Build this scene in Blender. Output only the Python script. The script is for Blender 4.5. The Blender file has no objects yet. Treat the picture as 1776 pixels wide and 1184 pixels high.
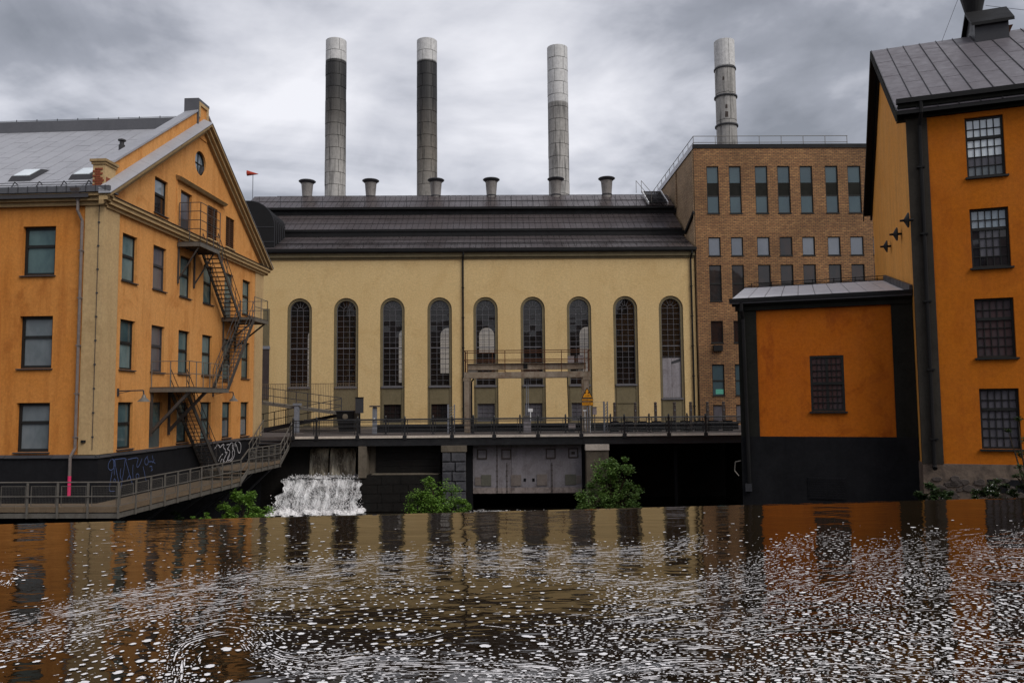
import bpy, math, random
import numpy as np
from mathutils import Vector, Matrix
from mathutils.geometry import tessellate_polygon
random.seed(7)
RNG = np.random.default_rng(7)
sc = bpy.context.scene
COL = sc.collection

# ------------------------------------------------------------------ camera
FPX = 1381.0
PITCH = math.radians(4.35)
ROLL = -0.0095
CAM = np.array([0.0, 0.0, 2.5])
cd = bpy.data.cameras.new('camera'); cam = bpy.data.objects.new('camera', cd); COL.objects.link(cam)
cd.sensor_width = 36.0; cd.lens = 36.0 * FPX / 1776.0; cd.clip_end = 6000; cd.clip_start = 0.1
_f = np.array([0, math.cos(PITCH), math.sin(PITCH)])
_r0 = np.array([1.0, 0, 0]); _u0 = np.array([0, -math.sin(PITCH), math.cos(PITCH)])
_R = _r0 * math.cos(ROLL) + _u0 * math.sin(ROLL); _U = -_r0 * math.sin(ROLL) + _u0 * math.cos(ROLL)
cam.matrix_world = Matrix(((_R[0], _U[0], -_f[0], CAM[0]), (_R[1], _U[1], -_f[1], CAM[1]), (_R[2], _U[2], -_f[2], CAM[2]), (0, 0, 0, 1)))
sc.camera = cam

# ------------------------------------------------------------------ light
SUN_DIR = Vector((0.52, -0.50, 0.70)).normalized()      # towards the sun
sd = bpy.data.lights.new('sun', 'SUN'); so = bpy.data.objects.new('sun', sd); COL.objects.link(so)
sd.energy = 1.5; sd.angle = math.radians(35); sd.color = (1.0, 0.965, 0.91)
so.rotation_euler = SUN_DIR.to_track_quat('Z', 'Y').to_euler()
w = bpy.data.worlds.new('World'); sc.world = w; w.use_nodes = True
nt = w.node_tree; N = nt.nodes; L = nt.links
for n in list(N): N.remove(n)
def nd(tree, t, **kw):
    n = tree.nodes.new(t)
    for k, v in kw.items():
        if k.startswith('i_'):
            key = k[2:]
            n.inputs[int(key) if key.isdigit() else key.replace('_', ' ')].default_value = v
        else: setattr(n, k, v)
    return n
def mth(tree, op, a, b=None, clamp=False):
    n = tree.nodes.new('ShaderNodeMath'); n.operation = op; n.use_clamp = clamp
    for i, v in enumerate((a, b)):
        if v is None: continue
        if isinstance(v, (int, float)): n.inputs[i].default_value = v
        else: tree.links.new(v, n.inputs[i])
    return n.outputs[0]
def ramp(tree, fac, stops):
    n = tree.nodes.new('ShaderNodeValToRGB'); tree.links.new(fac, n.inputs[0])
    e = n.color_ramp.elements
    while len(e) < len(stops): e.new(0.5)
    for q, (p, c) in zip(e, stops):
        q.position = p; q.color = (c, c, c, 1) if isinstance(c, (int, float)) else (*c, 1)
    return n.outputs[0]
sky = nd(nt, 'ShaderNodeTexSky', sky_type='NISHITA', sun_disc=False, sun_elevation=math.asin(SUN_DIR.z), sun_rotation=math.atan2(SUN_DIR.x, SUN_DIR.y), altitude=50)
bg1 = nd(nt, 'ShaderNodeBackground', i_Strength=0.08); L.new(sky.outputs[0], bg1.inputs[0])
tc = nd(nt, 'ShaderNodeTexCoord'); sp = nd(nt, 'ShaderNodeSeparateXYZ'); L.new(tc.outputs['Generated'], sp.inputs[0])
zc = mth(nt, 'ADD', mth(nt, 'MAXIMUM', sp.outputs[2], 0.0), 0.32)
cb = nd(nt, 'ShaderNodeCombineXYZ')
L.new(mth(nt, 'DIVIDE', sp.outputs[0], zc), cb.inputs[0]); L.new(mth(nt, 'DIVIDE', sp.outputs[1], zc), cb.inputs[1])
mp = nd(nt, 'ShaderNodeMapping'); mp.inputs['Rotation'].default_value = (0, 0, math.radians(-32)); mp.inputs['Scale'].default_value = (0.85, 1.12, 1); mp.inputs['Location'].default_value = (3.1, 1.7, 0)
L.new(cb.outputs[0], mp.inputs[0])
n1 = nd(nt, 'ShaderNodeTexNoise', i_Scale=1.25, i_Detail=7.0, i_Roughness=0.52, i_Distortion=0.7); L.new(mp.outputs[0], n1.inputs[0])
n2 = nd(nt, 'ShaderNodeTexNoise', i_Scale=3.2, i_Detail=6.0, i_Roughness=0.55, i_Distortion=0.3); L.new(mp.outputs[0], n2.inputs[0])
cv = mth(nt, 'ADD', mth(nt, 'MULTIPLY', n1.outputs[0], 0.72), mth(nt, 'MULTIPLY', n2.outputs[0], 0.28))
ccol = ramp(nt, cv, [(0.39, (0.155, 0.168, 0.198)), (0.45, (0.25, 0.263, 0.305)), (0.51, (0.47, 0.48, 0.53)), (0.60, (0.74, 0.74, 0.78))])
hz = ramp(nt, sp.outputs[2], [(0.0, 1.0), (0.30, 0.30), (0.6, 0.0)])
mxh = nd(nt, 'ShaderNodeMixRGB', blend_type='MIX', i_Color2=(0.60, 0.61, 0.66, 1)); L.new(mth(nt, 'MULTIPLY', hz, 0.42), mxh.inputs[0]); L.new(ccol, mxh.inputs[1])
bg2 = nd(nt, 'ShaderNodeBackground', i_Strength=0.95); L.new(mxh.outputs[0], bg2.inputs[0])
mxw = nd(nt, 'ShaderNodeMixShader', i_0=0.93); L.new(bg1.outputs[0], mxw.inputs[1]); L.new(bg2.outputs[0], mxw.inputs[2])
ow = nd(nt, 'ShaderNodeOutputWorld'); L.new(mxw.outputs[0], ow.inputs[0])
vs = sc.view_settings
vs.view_transform = 'Standard'; vs.look = 'None'; vs.gamma = 1.0; vs.use_curve_mapping = False
vs.exposure = 0.45
sc.cycles.max_bounces = 8; sc.cycles.transparent_max_bounces = 12
sc.cycles.use_denoising = True

# ------------------------------------------------------------------ helpers
def ray(x, y): return _f * FPX + _R * (x - 888) - _U * (y - 592)
def at_depth(x, y, d):
    r = ray(x, y); return CAM + r * d / r[1]
def at_z(x, y, z):
    r = ray(x, y); return CAM + r * (z - CAM[2]) / r[2]
class Face:
    """vertical facade plane: u along it, z up, n outwards"""
    def __init__(s, o, deg):
        a = math.radians(deg); s.o = np.array([o[0], o[1], 0.0])
        s.u = np.array([math.cos(a), math.sin(a), 0]); s.n = np.array([math.sin(a), -math.cos(a), 0])
    def p(s, u, z, n=0.0):
        q = s.o + s.u * u + s.n * n; return (q[0], q[1], z)
    def hit(s, x, y, n=0.0):
        r = ray(x, y); o = s.o + s.n * n; t = ((o - CAM) @ s.n) / (r @ s.n); q = CAM + t * r
        return float((q - s.o) @ s.u), float(q[2])
WL = {}
class MB:
    def __init__(s): s.v = []; s.f = []
    def quad(s, a, b, c, d):
        i = len(s.v); s.v += [tuple(a), tuple(b), tuple(c), tuple(d)]; s.f.append((i, i+1, i+2, i+3))
    def tri(s, a, b, c):
        i = len(s.v); s.v += [tuple(a), tuple(b), tuple(c)]; s.f.append((i, i+1, i+2))
    def hexa(s, q):                              # 4 bottom, 4 top
        i = len(s.v); s.v += [tuple(x) for x in q]
        s.f += [(i+3, i+2, i+1, i), (i+4, i+5, i+6, i+7), (i, i+1, i+5, i+4), (i+1, i+2, i+6, i+5), (i+2, i+3, i+7, i+6), (i+3, i, i+4, i+7)]
    def fb(s, F, u0, u1, z0, z1, n0, n1):
        s.hexa([F.p(u0, z0, n1), F.p(u1, z0, n1), F.p(u1, z0, n0), F.p(u0, z0, n0), F.p(u0, z1, n1), F.p(u1, z1, n1), F.p(u1, z1, n0), F.p(u0, z1, n0)])
    def box(s, x0, x1, y0, y1, z0, z1):
        s.hexa([(x0, y0, z0), (x1, y0, z0), (x1, y1, z0), (x0, y1, z0), (x0, y0, z1), (x1, y0, z1), (x1, y1, z1), (x0, y1, z1)])
    def beam(s, a, b, w, h=None, up=(0, 0, 1)):
        h = h or w; a = Vector(a); b = Vector(b); d = (b - a).normalized(); up = Vector(up)
        if abs(d.dot(up)) > 0.98: up = Vector((0, 1, 0)) if abs(d.y) < 0.9 else Vector((1, 0, 0))
        x = d.cross(up).normalized(); y = x.cross(d)
        o = [(-w/2, -h/2), (w/2, -h/2), (w/2, h/2), (-w/2, h/2)]
        s.hexa([a + x*p + y*q for p, q in o] + [b + x*p + y*q for p, q in o])
    def rod(s, a, b, r, k=6, r2=None, cap=True):
        a = Vector(a); b = Vector(b); d = (b - a).normalized()
        up = Vector((0, 0, 1)) if abs(d.z) < 0.95 else Vector((1, 0, 0))
        x = d.cross(up).normalized(); y = x.cross(d); i = len(s.v); r2 = r if r2 is None else r2
        for P, q in ((a, r), (b, r2)):
            for j in range(k):
                t = 2*math.pi*j/k; s.v.append(tuple(P + (x*math.cos(t) + y*math.sin(t))*q))
        for j in range(k): s.f.append((i+j, i+(j+1) % k, i+k+(j+1) % k, i+k+j))
        if cap: s.f.append(tuple(i+j for j in reversed(range(k)))); s.f.append(tuple(i+k+j for j in range(k)))
    def tube(s, pts, r, k=6):
        for a, b in zip(pts[:-1], pts[1:]): s.rod(a, b, r, k)
    def lathe(s, c, prof, k=24):
        i = len(s.v); m = len(prof)
        for r, z in prof:
            for j in range(k):
                t = 2*math.pi*j/k; s.v.append((c[0] + r*math.cos(t), c[1] + r*math.sin(t), c[2] + z))
        for q in range(m-1):
            for j in range(k):
                a = i + q*k + j; b = i + q*k + (j+1) % k; s.f.append((a, b, b+k, a+k))
    def poly(s, F, pts, n, flip=False):
        """flat polygon(s) on a face plane: pts = [outer, hole, hole...] of (u, z)"""
        loops = [[Vector((u, z, 0)) for u, z in lp] for lp in pts]
        flat = [q for lp in loops for q in lp]; i = len(s.v)
        s.v += [F.p(q.x, q.y, n) for q in flat]
        for t in tessellate_polygon(loops):
            a, b, c = (flat[k] for k in t); ar = (b.x-a.x)*(c.y-a.y) - (b.y-a.y)*(c.x-a.x)
            if abs(ar) < 1e-9: continue
            if (ar < 0) != flip: t = (t[0], t[2], t[1])
            s.f.append(tuple(i+k for k in t))
    def rim(s, F, lp, n0, n1):
        m = len(lp)
        for k in range(m):
            a = lp[k]; b = lp[(k+1) % m]
            s.quad(F.p(*a, n0), F.p(*b, n0), F.p(*b, n1), F.p(*a, n1))
    def slab(s, F, lp, n0, n1):                  # extruded polygon with both faces
        s.poly(F, [lp], n1); s.poly(F, [lp], n0, True); s.rim(F, lp, n0, n1)
    def wall(s, F, outer, holes, depth=0.22, n=0.0):
        s.poly(F, [outer] + holes, n)
        for h in holes: s.rim(F, h, n, n - depth)
    def build(s, name, mat, parent=None, smooth=False, kind=None, loc=None, label=None):
        V = np.array(s.v, dtype=float)
        c = (V.min(0) + V.max(0)) / 2 if loc is None else np.array(loc, dtype=float)
        if loc is None and parent is None: c[2] = V[:, 2].min()
        me = bpy.data.meshes.new(name); me.from_pydata((V - c).tolist(), [], s.f)
        # metric uv, u along the surface and v up
        uv = me.uv_layers.new(name='uv')
        nl = len(me.loops); vi = np.zeros(nl, dtype=np.int32); me.loops.foreach_get('vertex_index', vi)
        ls = np.zeros(len(me.polygons), dtype=np.int32); lt = np.zeros_like(ls)
        me.polygons.foreach_get('loop_start', ls); me.polygons.foreach_get('loop_total', lt)
        nn = np.zeros(len(ls)*3); me.polygons.foreach_get('normal', nn); nn = nn.reshape(-1, 3)
        t = np.stack([-nn[:, 1], nn[:, 0], np.zeros(len(nn))], 1); ln = np.linalg.norm(t, axis=1)
        fl = ln < 1e-3; t[fl] = (1, 0, 0); ln[fl] = 1; t /= ln[:, None]; b = np.cross(nn, t)
        P = V[vi]; pf = np.repeat(np.arange(len(ls)), lt)
        order = np.concatenate([np.arange(a, a+k) for a, k in zip(ls, lt)]) if len(ls) < 5000 else np.arange(nl)
        q = np.zeros((nl, 2)); q[order, 0] = (P[order]*t[pf]).sum(1); q[order, 1] = (P[order]*b[pf]).sum(1)
        uv.data.foreach_set('uv', q.ravel().astype(np.float32))
        if smooth: me.polygons.foreach_set('use_smooth', [True]*len(me.polygons))
        if mat: me.materials.append(mat)
        o = bpy.data.objects.new(name, me); COL.objects.link(o)
        place(o, c, parent)
        if kind: o['kind'] = kind
        if label: o['label'] = label
        return o
def place(o, c, parent=None):
    c = np.array(c, dtype=float); WL[o.name] = c
    if parent is not None:
        o.parent = parent; o.location = c - WL[parent.name]
    else: o.location = c
def tag(o, label, cat, group=None):
    o['label'] = label; o['category'] = cat
    if group: o['group'] = group
    return o
def thing(name, label, cat, loc, group=None):
    o = bpy.data.objects.new(name, None); COL.objects.link(o); o.empty_display_size = 0.3
    place(o, loc); return tag(o, label, cat, group)
def dup(root, delta, label, group=None):
    r = root.copy(); COL.objects.link(r); place(r, WL[root.name] + np.array(delta)); r['label'] = label
    if group: r['group'] = group
    for ch in list(root.children):
        c = ch.copy(); COL.objects.link(c); c.parent = r; WL[c.name] = WL[ch.name] + np.array(delta)
        for g in list(ch.children):
            d = g.copy(); COL.objects.link(d); d.parent = c; WL[d.name] = WL[g.name] + np.array(delta)
    return r

# ------------------------------------------------------------------ materials
def base_mat(name):
    m = bpy.data.materials.new(name); m.use_nodes = True
    return m, m.node_tree, m.node_tree.nodes['Principled BSDF']
def nz(t, vec, scale, detail=5.0, rough=0.55, stretch=None, dist=0.0):
    if stretch:
        mpn = t.nodes.new('ShaderNodeMapping'); mpn.inputs['Scale'].default_value = stretch; t.links.new(vec, mpn.inputs[0]); vec = mpn.outputs[0]
    n = nd(t, 'ShaderNodeTexNoise', i_Scale=scale, i_Detail=detail, i_Roughness=rough, i_Distortion=dist); t.links.new(vec, n.inputs[0])
    return n.outputs[0]
def mix(t, fac, a, b, mode='MIX'):
    n = t.nodes.new('ShaderNodeMixRGB'); n.blend_type = mode
    for i, v in enumerate((fac, a, b)):
        if isinstance(v, (int, float)): n.inputs[i].default_value = v
        elif isinstance(v, tuple): n.inputs[i].default_value = (*v[:3], 1)
        else: t.links.new(v, n.inputs[i])
    return n.outputs[0]
def surf(name, col, dark=None, light=None, rough=0.85, scale=0.5, streak=0.35, bump=0.25, bscale=30, metal=0.0, spec=0.2, fine=0.25, amount=0.6, patch=(0.50, 0.72), bstr=None):
    """weathered surface: broad blotches, vertical streaks, fine grain and relief"""
    m, t, b = base_mat(name)
    g = t.nodes.new('ShaderNodeNewGeometry').outputs['Position']
    dark = dark or tuple(c*0.55 for c in col); light = light or tuple(min(1, c*1.2 + 0.01) for c in col)
    big = ramp(t, nz(t, g, scale, 6, 0.6, dist=0.4), [(0.32, 0.0), (0.70, 1.0)])
    c = mix(t, mth(t, 'MULTIPLY', big, amount), col, light)
    big2 = ramp(t, nz(t, g, scale*1.9, 6, 0.65, stretch=(1, 1, 0.8), dist=0.8), [(patch[0], 0.0), (patch[1], 1.0)])
    c = mix(t, mth(t, 'MULTIPLY', big2, amount*0.7), c, dark)
    if streak:
        st = ramp(t, nz(t, g, 2.4, 5, 0.6, stretch=(1, 1, 0.10)), [(0.50, 0.0), (0.78, 1.0)])
        c = mix(t, mth(t, 'MULTIPLY', st, streak), c, dark)
    if fine:
        fn = ramp(t, nz(t, g, 9.0, 4, 0.7), [(0.3, 1 - fine), (0.7, 1 + fine*0.0)])
        c = mix(t, 1.0, c, fn, 'MULTIPLY')
    t.links.new(c, b.inputs['Base Color'])
    rr = ramp(t, nz(t, g, scale*3, 4), [(0.3, max(0.02, rough - 0.10)), (0.7, min(1, rough + 0.10))]); t.links.new(rr, b.inputs['Roughness'])
    b.inputs['Metallic'].default_value = metal; b.inputs['Specular IOR Level'].default_value = spec
    if bump:
        bp = nd(t, 'ShaderNodeBump', i_Strength=bump, i_Distance=0.03); t.links.new(nz(t, g, bscale, 5, 0.65, stretch=bstr), bp.inputs['Height']); t.links.new(bp.outputs[0], b.inputs['Normal'])
    return m
def glass(name, col, col2=None, rough=0.04, sc_=0.6, spec=0.5, ior=1.5):
    m, t, b = base_mat(name)
    g = t.nodes.new('ShaderNodeNewGeometry').outputs['Position']
    f = ramp(t, nz(t, g, sc_, 4, 0.6, stretch=(1, 1, 0.55)), [(0.38, 0.0), (0.64, 1.0)])
    t.links.new(mix(t, f, col, col2 or tuple(c*0.4 for c in col)), b.inputs['Base Color'])
    b.inputs['Roughness'].default_value = rough; b.inputs['Specular IOR Level'].default_value = spec; b.inputs['IOR'].default_value = ior
    bp = nd(t, 'ShaderNodeBump', i_Strength=0.06, i_Distance=0.02); t.links.new(nz(t, g, 1.3, 2), bp.inputs['Height']); t.links.new(bp.outputs[0], b.inputs['Normal'])
    return m
def flat(name, col, rough=0.6, metal=0.0):
    return surf(name, col, rough=rough, metal=metal, streak=0.15, bump=0.08, amount=0.35, fine=0.15)
M_ORL = surf('orange_plaster', (0.58, 0.210, 0.038), dark=(0.36, 0.105, 0.016), light=(0.63, 0.265, 0.066), scale=0.28, streak=0.7, bump=0.4, amount=0.8, patch=(0.53, 0.66))
M_ORG = surf('brightened_orange_plaster', (0.69, 0.305, 0.085), dark=(0.46, 0.165, 0.035), light=(0.72, 0.36, 0.125), scale=0.28, streak=0.7, bump=0.4, amount=0.8, patch=(0.54, 0.66))  # the mill's orange plaster, gable light painted in as a paler colour
M_BEI = surf('beige_plaster', (0.52, 0.350, 0.175), dark=(0.34, 0.22, 0.10), light=(0.60, 0.43, 0.22), scale=0.5, streak=0.4)
M_TRIM = surf('brown_trim_plaster', (0.36, 0.245, 0.12), dark=(0.13, 0.085, 0.04), scale=0.9, streak=0.35)
M_ORR = surf('deep_orange_plaster', (0.50, 0.137, 0.006), dark=(0.34, 0.075, 0.004), light=(0.53, 0.155, 0.009), scale=0.30, streak=0.35, bump=0.3)
M_ORS = surf('patched_orange_plaster', (0.49, 0.114, 0.005), dark=(0.27, 0.050, 0.003), light=(0.54, 0.145, 0.009), scale=0.50, streak=0.15, bump=0.3, amount=0.85, patch=(0.52, 0.66))
M_OCH = surf('brightened_ochre_plaster', (0.80, 0.345, 0.062), dark=(0.52, 0.225, 0.05), light=(0.82, 0.40, 0.10), scale=0.35, streak=0.6, bump=0.3)  # yellower plaster, raised further to paint in light the gable lacks
M_YEL = surf('yellow_plaster', (0.64, 0.455, 0.215), dark=(0.55, 0.37, 0.16), light=(0.69, 0.51, 0.26), scale=0.22, streak=0.35, bump=0.6, bscale=7, bstr=(0.45, 0.45, 2.2), patch=(0.52, 0.64))
M_OLV = surf('olive_plaster', (0.165, 0.135, 0.078), scale=0.8, streak=0.3)
M_PIL = surf('grey_pilaster', (0.042, 0.036, 0.029), scale=0.7, streak=0.4, spec=0.15)
M_PILD = surf('dark_render', (0.017, 0.017, 0.014), dark=(0.008, 0.008, 0.007), light=(0.026, 0.025, 0.021), scale=0.6, streak=0.4, spec=0.12)
M_BLK = surf('black_plinth', (0.012, 0.012, 0.014), dark=(0.006, 0.006, 0.007), light=(0.018, 0.018, 0.021), scale=0.9, streak=0.4, rough=0.85, spec=0.12)
M_PLS = surf('dark_plinth_render', (0.010, 0.010, 0.0115), dark=(0.005, 0.005, 0.006), light=(0.021, 0.0205, 0.023), scale=0.7, streak=0.5, spec=0.12)
M_RFL = surf('zinc_roof', (0.38, 0.38, 0.405), dark=(0.27, 0.27, 0.29), rough=0.42, metal=0.25, scale=0.35, streak=0.0, bump=0.05, bscale=3, amount=0.5, fine=0.1)
M_RFM = surf('brown_sheet_roof', (0.115, 0.096, 0.097), dark=(0.055, 0.046, 0.048), light=(0.16, 0.134, 0.134), rough=0.30, metal=0.45, scale=0.25, streak=0.0, bump=0.08, bscale=2.5)
M_RFR = surf('grey_sheet_roof', (0.15, 0.135, 0.148), dark=(0.085, 0.075, 0.084), light=(0.20, 0.185, 0.20), rough=0.42, metal=0.2, scale=0.8, streak=0.0, bump=0.05, bscale=2)
M_RFS = surf('pale_sheet_roof', (0.62, 0.62, 0.655), dark=(0.27, 0.27, 0.30), rough=0.45, metal=0.2, scale=0.7, streak=0.0, bump=0.05, bscale=3)
M_SEAM = flat('roof_seam_metal', (0.055, 0.052, 0.056), 0.5)
M_DKM = surf('black_sheet_metal', (0.008, 0.0075, 0.008), rough=0.6, streak=0.1, bump=0.05, amount=0.3, spec=0.2)
M_DKM2 = flat('dark_grey_metal', (0.045, 0.045, 0.050), 0.5)
M_FRM = surf('dark_window_frame', (0.015, 0.015, 0.014), rough=0.55, streak=0.1, bump=0.05, amount=0.3, spec=0.25)
M_FRG = flat('grey_glazing_bar', (0.125, 0.12, 0.13), 0.5)
M_GUT = flat('zinc_gutter', (0.11, 0.11, 0.12), 0.45, 0.3)
M_PIPE = surf('galvanised_pipe', (0.20, 0.165, 0.15), rough=0.5, metal=0.2, scale=1.5, streak=0.1, bump=0.05)
M_PNK = flat('pink_paint', (0.75, 0.04, 0.15), 0.5)
M_STL = surf('weathered_galvanised_steel', (0.17, 0.155, 0.135), dark=(0.07, 0.055, 0.045), rough=0.5, metal=0.3, scale=1.2, streak=0.2, bump=0.08)
M_STE = surf('fire_escape_steel', (0.075, 0.068, 0.064), dark=(0.03, 0.026, 0.024), rough=0.5, metal=0.3, scale=1.2, streak=0.2, bump=0.08)
M_WOOD = surf('weathered_timber', (0.16, 0.115, 0.075), dark=(0.07, 0.05, 0.035), rough=0.85, scale=1.5, streak=0.0, bump=0.3, bscale=12)
M_RUST = surf('rusty_painted_steel', (0.22, 0.17, 0.12), dark=(0.11, 0.045, 0.02), light=(0.36, 0.30, 0.24), rough=0.7, scale=1.1, streak=0.45, bump=0.2, amount=0.9)
M_RUSR = surf('rusty_railing', (0.10, 0.040, 0.018), dark=(0.04, 0.018, 0.01), rough=0.75, scale=1.5)
M_BRG = surf('black_bridge_paint', (0.016, 0.016, 0.018), light=(0.03, 0.03, 0.032), rough=0.4, scale=1.5, bump=0.06, spec=0.5)
M_KERB = surf('pale_deck_edge', (0.66, 0.58, 0.50), rough=0.8, scale=1.5)
M_CON = surf('stained_concrete', (0.15, 0.125, 0.095), dark=(0.05, 0.042, 0.032), rough=0.9, scale=0.9, streak=0.6, bump=0.4, bscale=12, amount=0.9)
M_GRA = surf('dark_granite', (0.075, 0.075, 0.085), dark=(0.02, 0.02, 0.024), light=(0.14, 0.14, 0.155), rough=0.85, scale=1.8, streak=0.3, bump=0.9, bscale=5, amount=0.9)
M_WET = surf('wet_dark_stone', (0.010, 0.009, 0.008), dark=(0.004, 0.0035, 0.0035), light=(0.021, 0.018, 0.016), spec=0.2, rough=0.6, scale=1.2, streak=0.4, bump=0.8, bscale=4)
M_GATE = surf('painted_gate_steel', (0.25, 0.23, 0.245), dark=(0.11, 0.085, 0.08), light=(0.32, 0.30, 0.32), rough=0.6, scale=0.8, streak=0.5, bump=0.1, amount=0.8)
M_GATB = surf('gate_bottom_rust', (0.31, 0.26, 0.24), dark=(0.06, 0.035, 0.03), rough=0.7, scale=1.4, streak=0.6, amount=0.9)
M_HAT = surf('hatch_paint', (0.22, 0.185, 0.165), dark=(0.08, 0.06, 0.05), rough=0.6, scale=1.5, streak=0.3)
M_HATG = surf('green_hatch_paint', (0.13, 0.125, 0.10), rough=0.6, scale=1.5, streak=0.3)
M_RUB = surf('rubble_stone', (0.13, 0.095, 0.075), dark=(0.035, 0.03, 0.028), light=(0.22, 0.165, 0.125), rough=0.9, scale=0.9, streak=0.2, bump=0.8, bscale=5, amount=0.9)
M_STN = surf('field_stone', (0.085, 0.068, 0.06), dark=(0.03, 0.026, 0.024), rough=0.9, scale=1.6, streak=0.1, bump=0.8, bscale=6)
M_PAVE = surf('yard_paving', (0.09, 0.074, 0.068), rough=0.9, scale=0.6, streak=0.0, bump=0.4, bscale=10)
M_GRND = surf('ground_soil', (0.09, 0.075, 0.06), rough=0.95, scale=0.2, streak=0.0, bump=0.5, bscale=3)
M_PLAS = surf('grey_lattice', (0.20, 0.21, 0.24), rough=0.6, scale=2)
M_BOX = flat('pale_box', (0.28, 0.24, 0.24), 0.6)
M_WHT = flat('white_plate', (0.75, 0.75, 0.76), 0.5)
M_SIGN = flat('orange_sign_face', (0.80, 0.33, 0.02), 0.5)
M_INK = flat('sign_black', (0.02, 0.015, 0.012), 0.5)
M_RED = surf('red_windsock', (0.42, 0.05, 0.025), rough=0.7, streak=0.0)
M_BRK = surf('exposed_red_brick', (0.24, 0.065, 0.03), dark=(0.10, 0.03, 0.02), scale=3, streak=0.0)
G_TEAL = glass('teal_blind_pane', (0.090, 0.145, 0.145), (0.045, 0.082, 0.090), 0.10, 0.8, spec=0.35)
G_TEAL2 = glass('pale_teal_blind_pane', (0.145, 0.20, 0.20), (0.075, 0.12, 0.125), 0.10, 1.1, spec=0.35)
G_TEAL3 = glass('deep_teal_pane', (0.035, 0.062, 0.070), (0.075, 0.12, 0.125), 0.04, 0.9, spec=0.5)
G_GREY = glass('grey_blind_pane', (0.19, 0.21, 0.225), (0.105, 0.125, 0.135), 0.12, 0.7, spec=0.35)
G_DARK = glass('dark_pane', (0.012, 0.012, 0.014), (0.030, 0.018, 0.015), 0.03, 0.9)
def clear_glass(name, tint):
    m, t, b = base_mat(name); t.nodes.remove(b)
    tr = nd(t, 'ShaderNodeBsdfTransparent'); tr.inputs[0].default_value = (*tint, 1)
    gl = nd(t, 'ShaderNodeBsdfGlossy', i_Roughness=0.02); gl.inputs[0].default_value = (0.9, 0.9, 0.9, 1)
    df = nd(t, 'ShaderNodeBsdfDiffuse'); df.inputs[0].default_value = (0.05, 0.042, 0.038, 1)
    fr = nd(t, 'ShaderNodeFresnel', i_IOR=1.5)
    m1 = nd(t, 'ShaderNodeMixShader', i_0=0.22); t.links.new(tr.outputs[0], m1.inputs[1]); t.links.new(df.outputs[0], m1.inputs[2])
    mx = nd(t, 'ShaderNodeMixShader'); t.links.new(fr.outputs[0], mx.inputs[0]); t.links.new(m1.outputs[0], mx.inputs[1]); t.links.new(gl.outputs[0], mx.inputs[2])
    t.links.new(mx.outputs[0], t.nodes['Material Output'].inputs[0]); return m
G_REAR = clear_glass('rear_pane_glass', (0.62, 0.56, 0.50))
G_HALL = clear_glass('hall_pane', (0.66, 0.64, 0.60))
G_BRIGHT = glass('sky_painted_pane', (0.22, 0.27, 0.31), (0.14, 0.175, 0.21), 0.03, 0.5, spec=0.8)  # brightness of the reflected sky painted into the base colour
G_OFF = glass('office_pane', (0.040, 0.068, 0.082), (0.050, 0.085, 0.098), 0.02, 0.5, spec=0.6, ior=1.45)  # bluish base paints in part of the reflected sky
G_SKYP = glass('coated_sky_pane', (0.065, 0.08, 0.105), (0.10, 0.115, 0.145), 0.02, 0.3, spec=0.7, ior=1.7)  # coated glass, with some reflected sky painted into the base colour
G_MILL = glass('old_mill_pane', (0.062, 0.060, 0.068), (0.080, 0.044, 0.042), 0.04, 1.0, spec=0.55)
G_PALE = glass('sky_pale_pane', (0.74, 0.80, 0.83), (0.62, 0.68, 0.72), 0.05, 1.0, spec=0.8)  # pale base is a painted sky reflection, no curtain behind
G_LILAC = glass('dusty_pane', (0.115, 0.11, 0.125), (0.075, 0.07, 0.08), 0.10, 0.9, spec=0.4)

def brick_mat(name, c1, c2, c3, mortar):
    m, t, b = base_mat(name)
    uv = nd(t, 'ShaderNodeUVMap', uv_map='uv').outputs[0]
    g = t.nodes.new('ShaderNodeNewGeometry').outputs['Position']
    bk = nd(t, 'ShaderNodeTexBrick', i_Scale=1.0, i_Mortar_Size=0.020, i_Bias=0.0, i_Brick_Width=0.37, i_Row_Height=0.14)
    bk.inputs['Color1'].default_value = (*c1, 1); bk.inputs['Color2'].default_value = (*c2, 1); bk.inputs['Mortar'].default_value = (*mortar, 1)
    bk.inputs['Mortar Smooth'].default_value = 0.2; t.links.new(uv, bk.inputs[0])
    pn = ramp(t, nz(t, uv, 2.6, 2, 0.5, stretch=(0.9, 2.4, 1)), [(0.35, 0.0), (0.68, 1.0)])
    c = mix(t, mth(t, 'MULTIPLY', pn, 0.65), bk.outputs[0], mix(t, bk.outputs['Fac'], c3, mortar))
    bigd = ramp(t, nz(t, g, 0.22, 5, 0.6), [(0.35, 0.62), (0.65, 1.12)])
    c = mix(t, 1.0, c, bigd, 'MULTIPLY')
    t.links.new(c, b.inputs['Base Color']); b.inputs['Roughness'].default_value = 0.9
    bp = nd(t, 'ShaderNodeBump', i_Strength=0.6, i_Distance=0.02); bp.invert = True; t.links.new(bk.outputs['Fac'], bp.inputs['Height']); t.links.new(bp.outputs[0], b.inputs['Normal'])
    return m
M_BRICK = brick_mat('yellow_brick', (0.41, 0.215, 0.083), (0.29, 0.135, 0.052), (0.12, 0.055, 0.026), (0.075, 0.050, 0.031))
M_BRKS = brick_mat('brightened_side_brick', (0.56, 0.38, 0.215), (0.44, 0.28, 0.15), (0.25, 0.155, 0.09), (0.14, 0.105, 0.07))  # front wall brick lightened, painting light onto the shaded side wall
M_BRKB = brick_mat('mill_red_brick', (0.22, 0.075, 0.05), (0.17, 0.055, 0.04), (0.10, 0.04, 0.03), (0.12, 0.10, 0.085))

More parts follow.
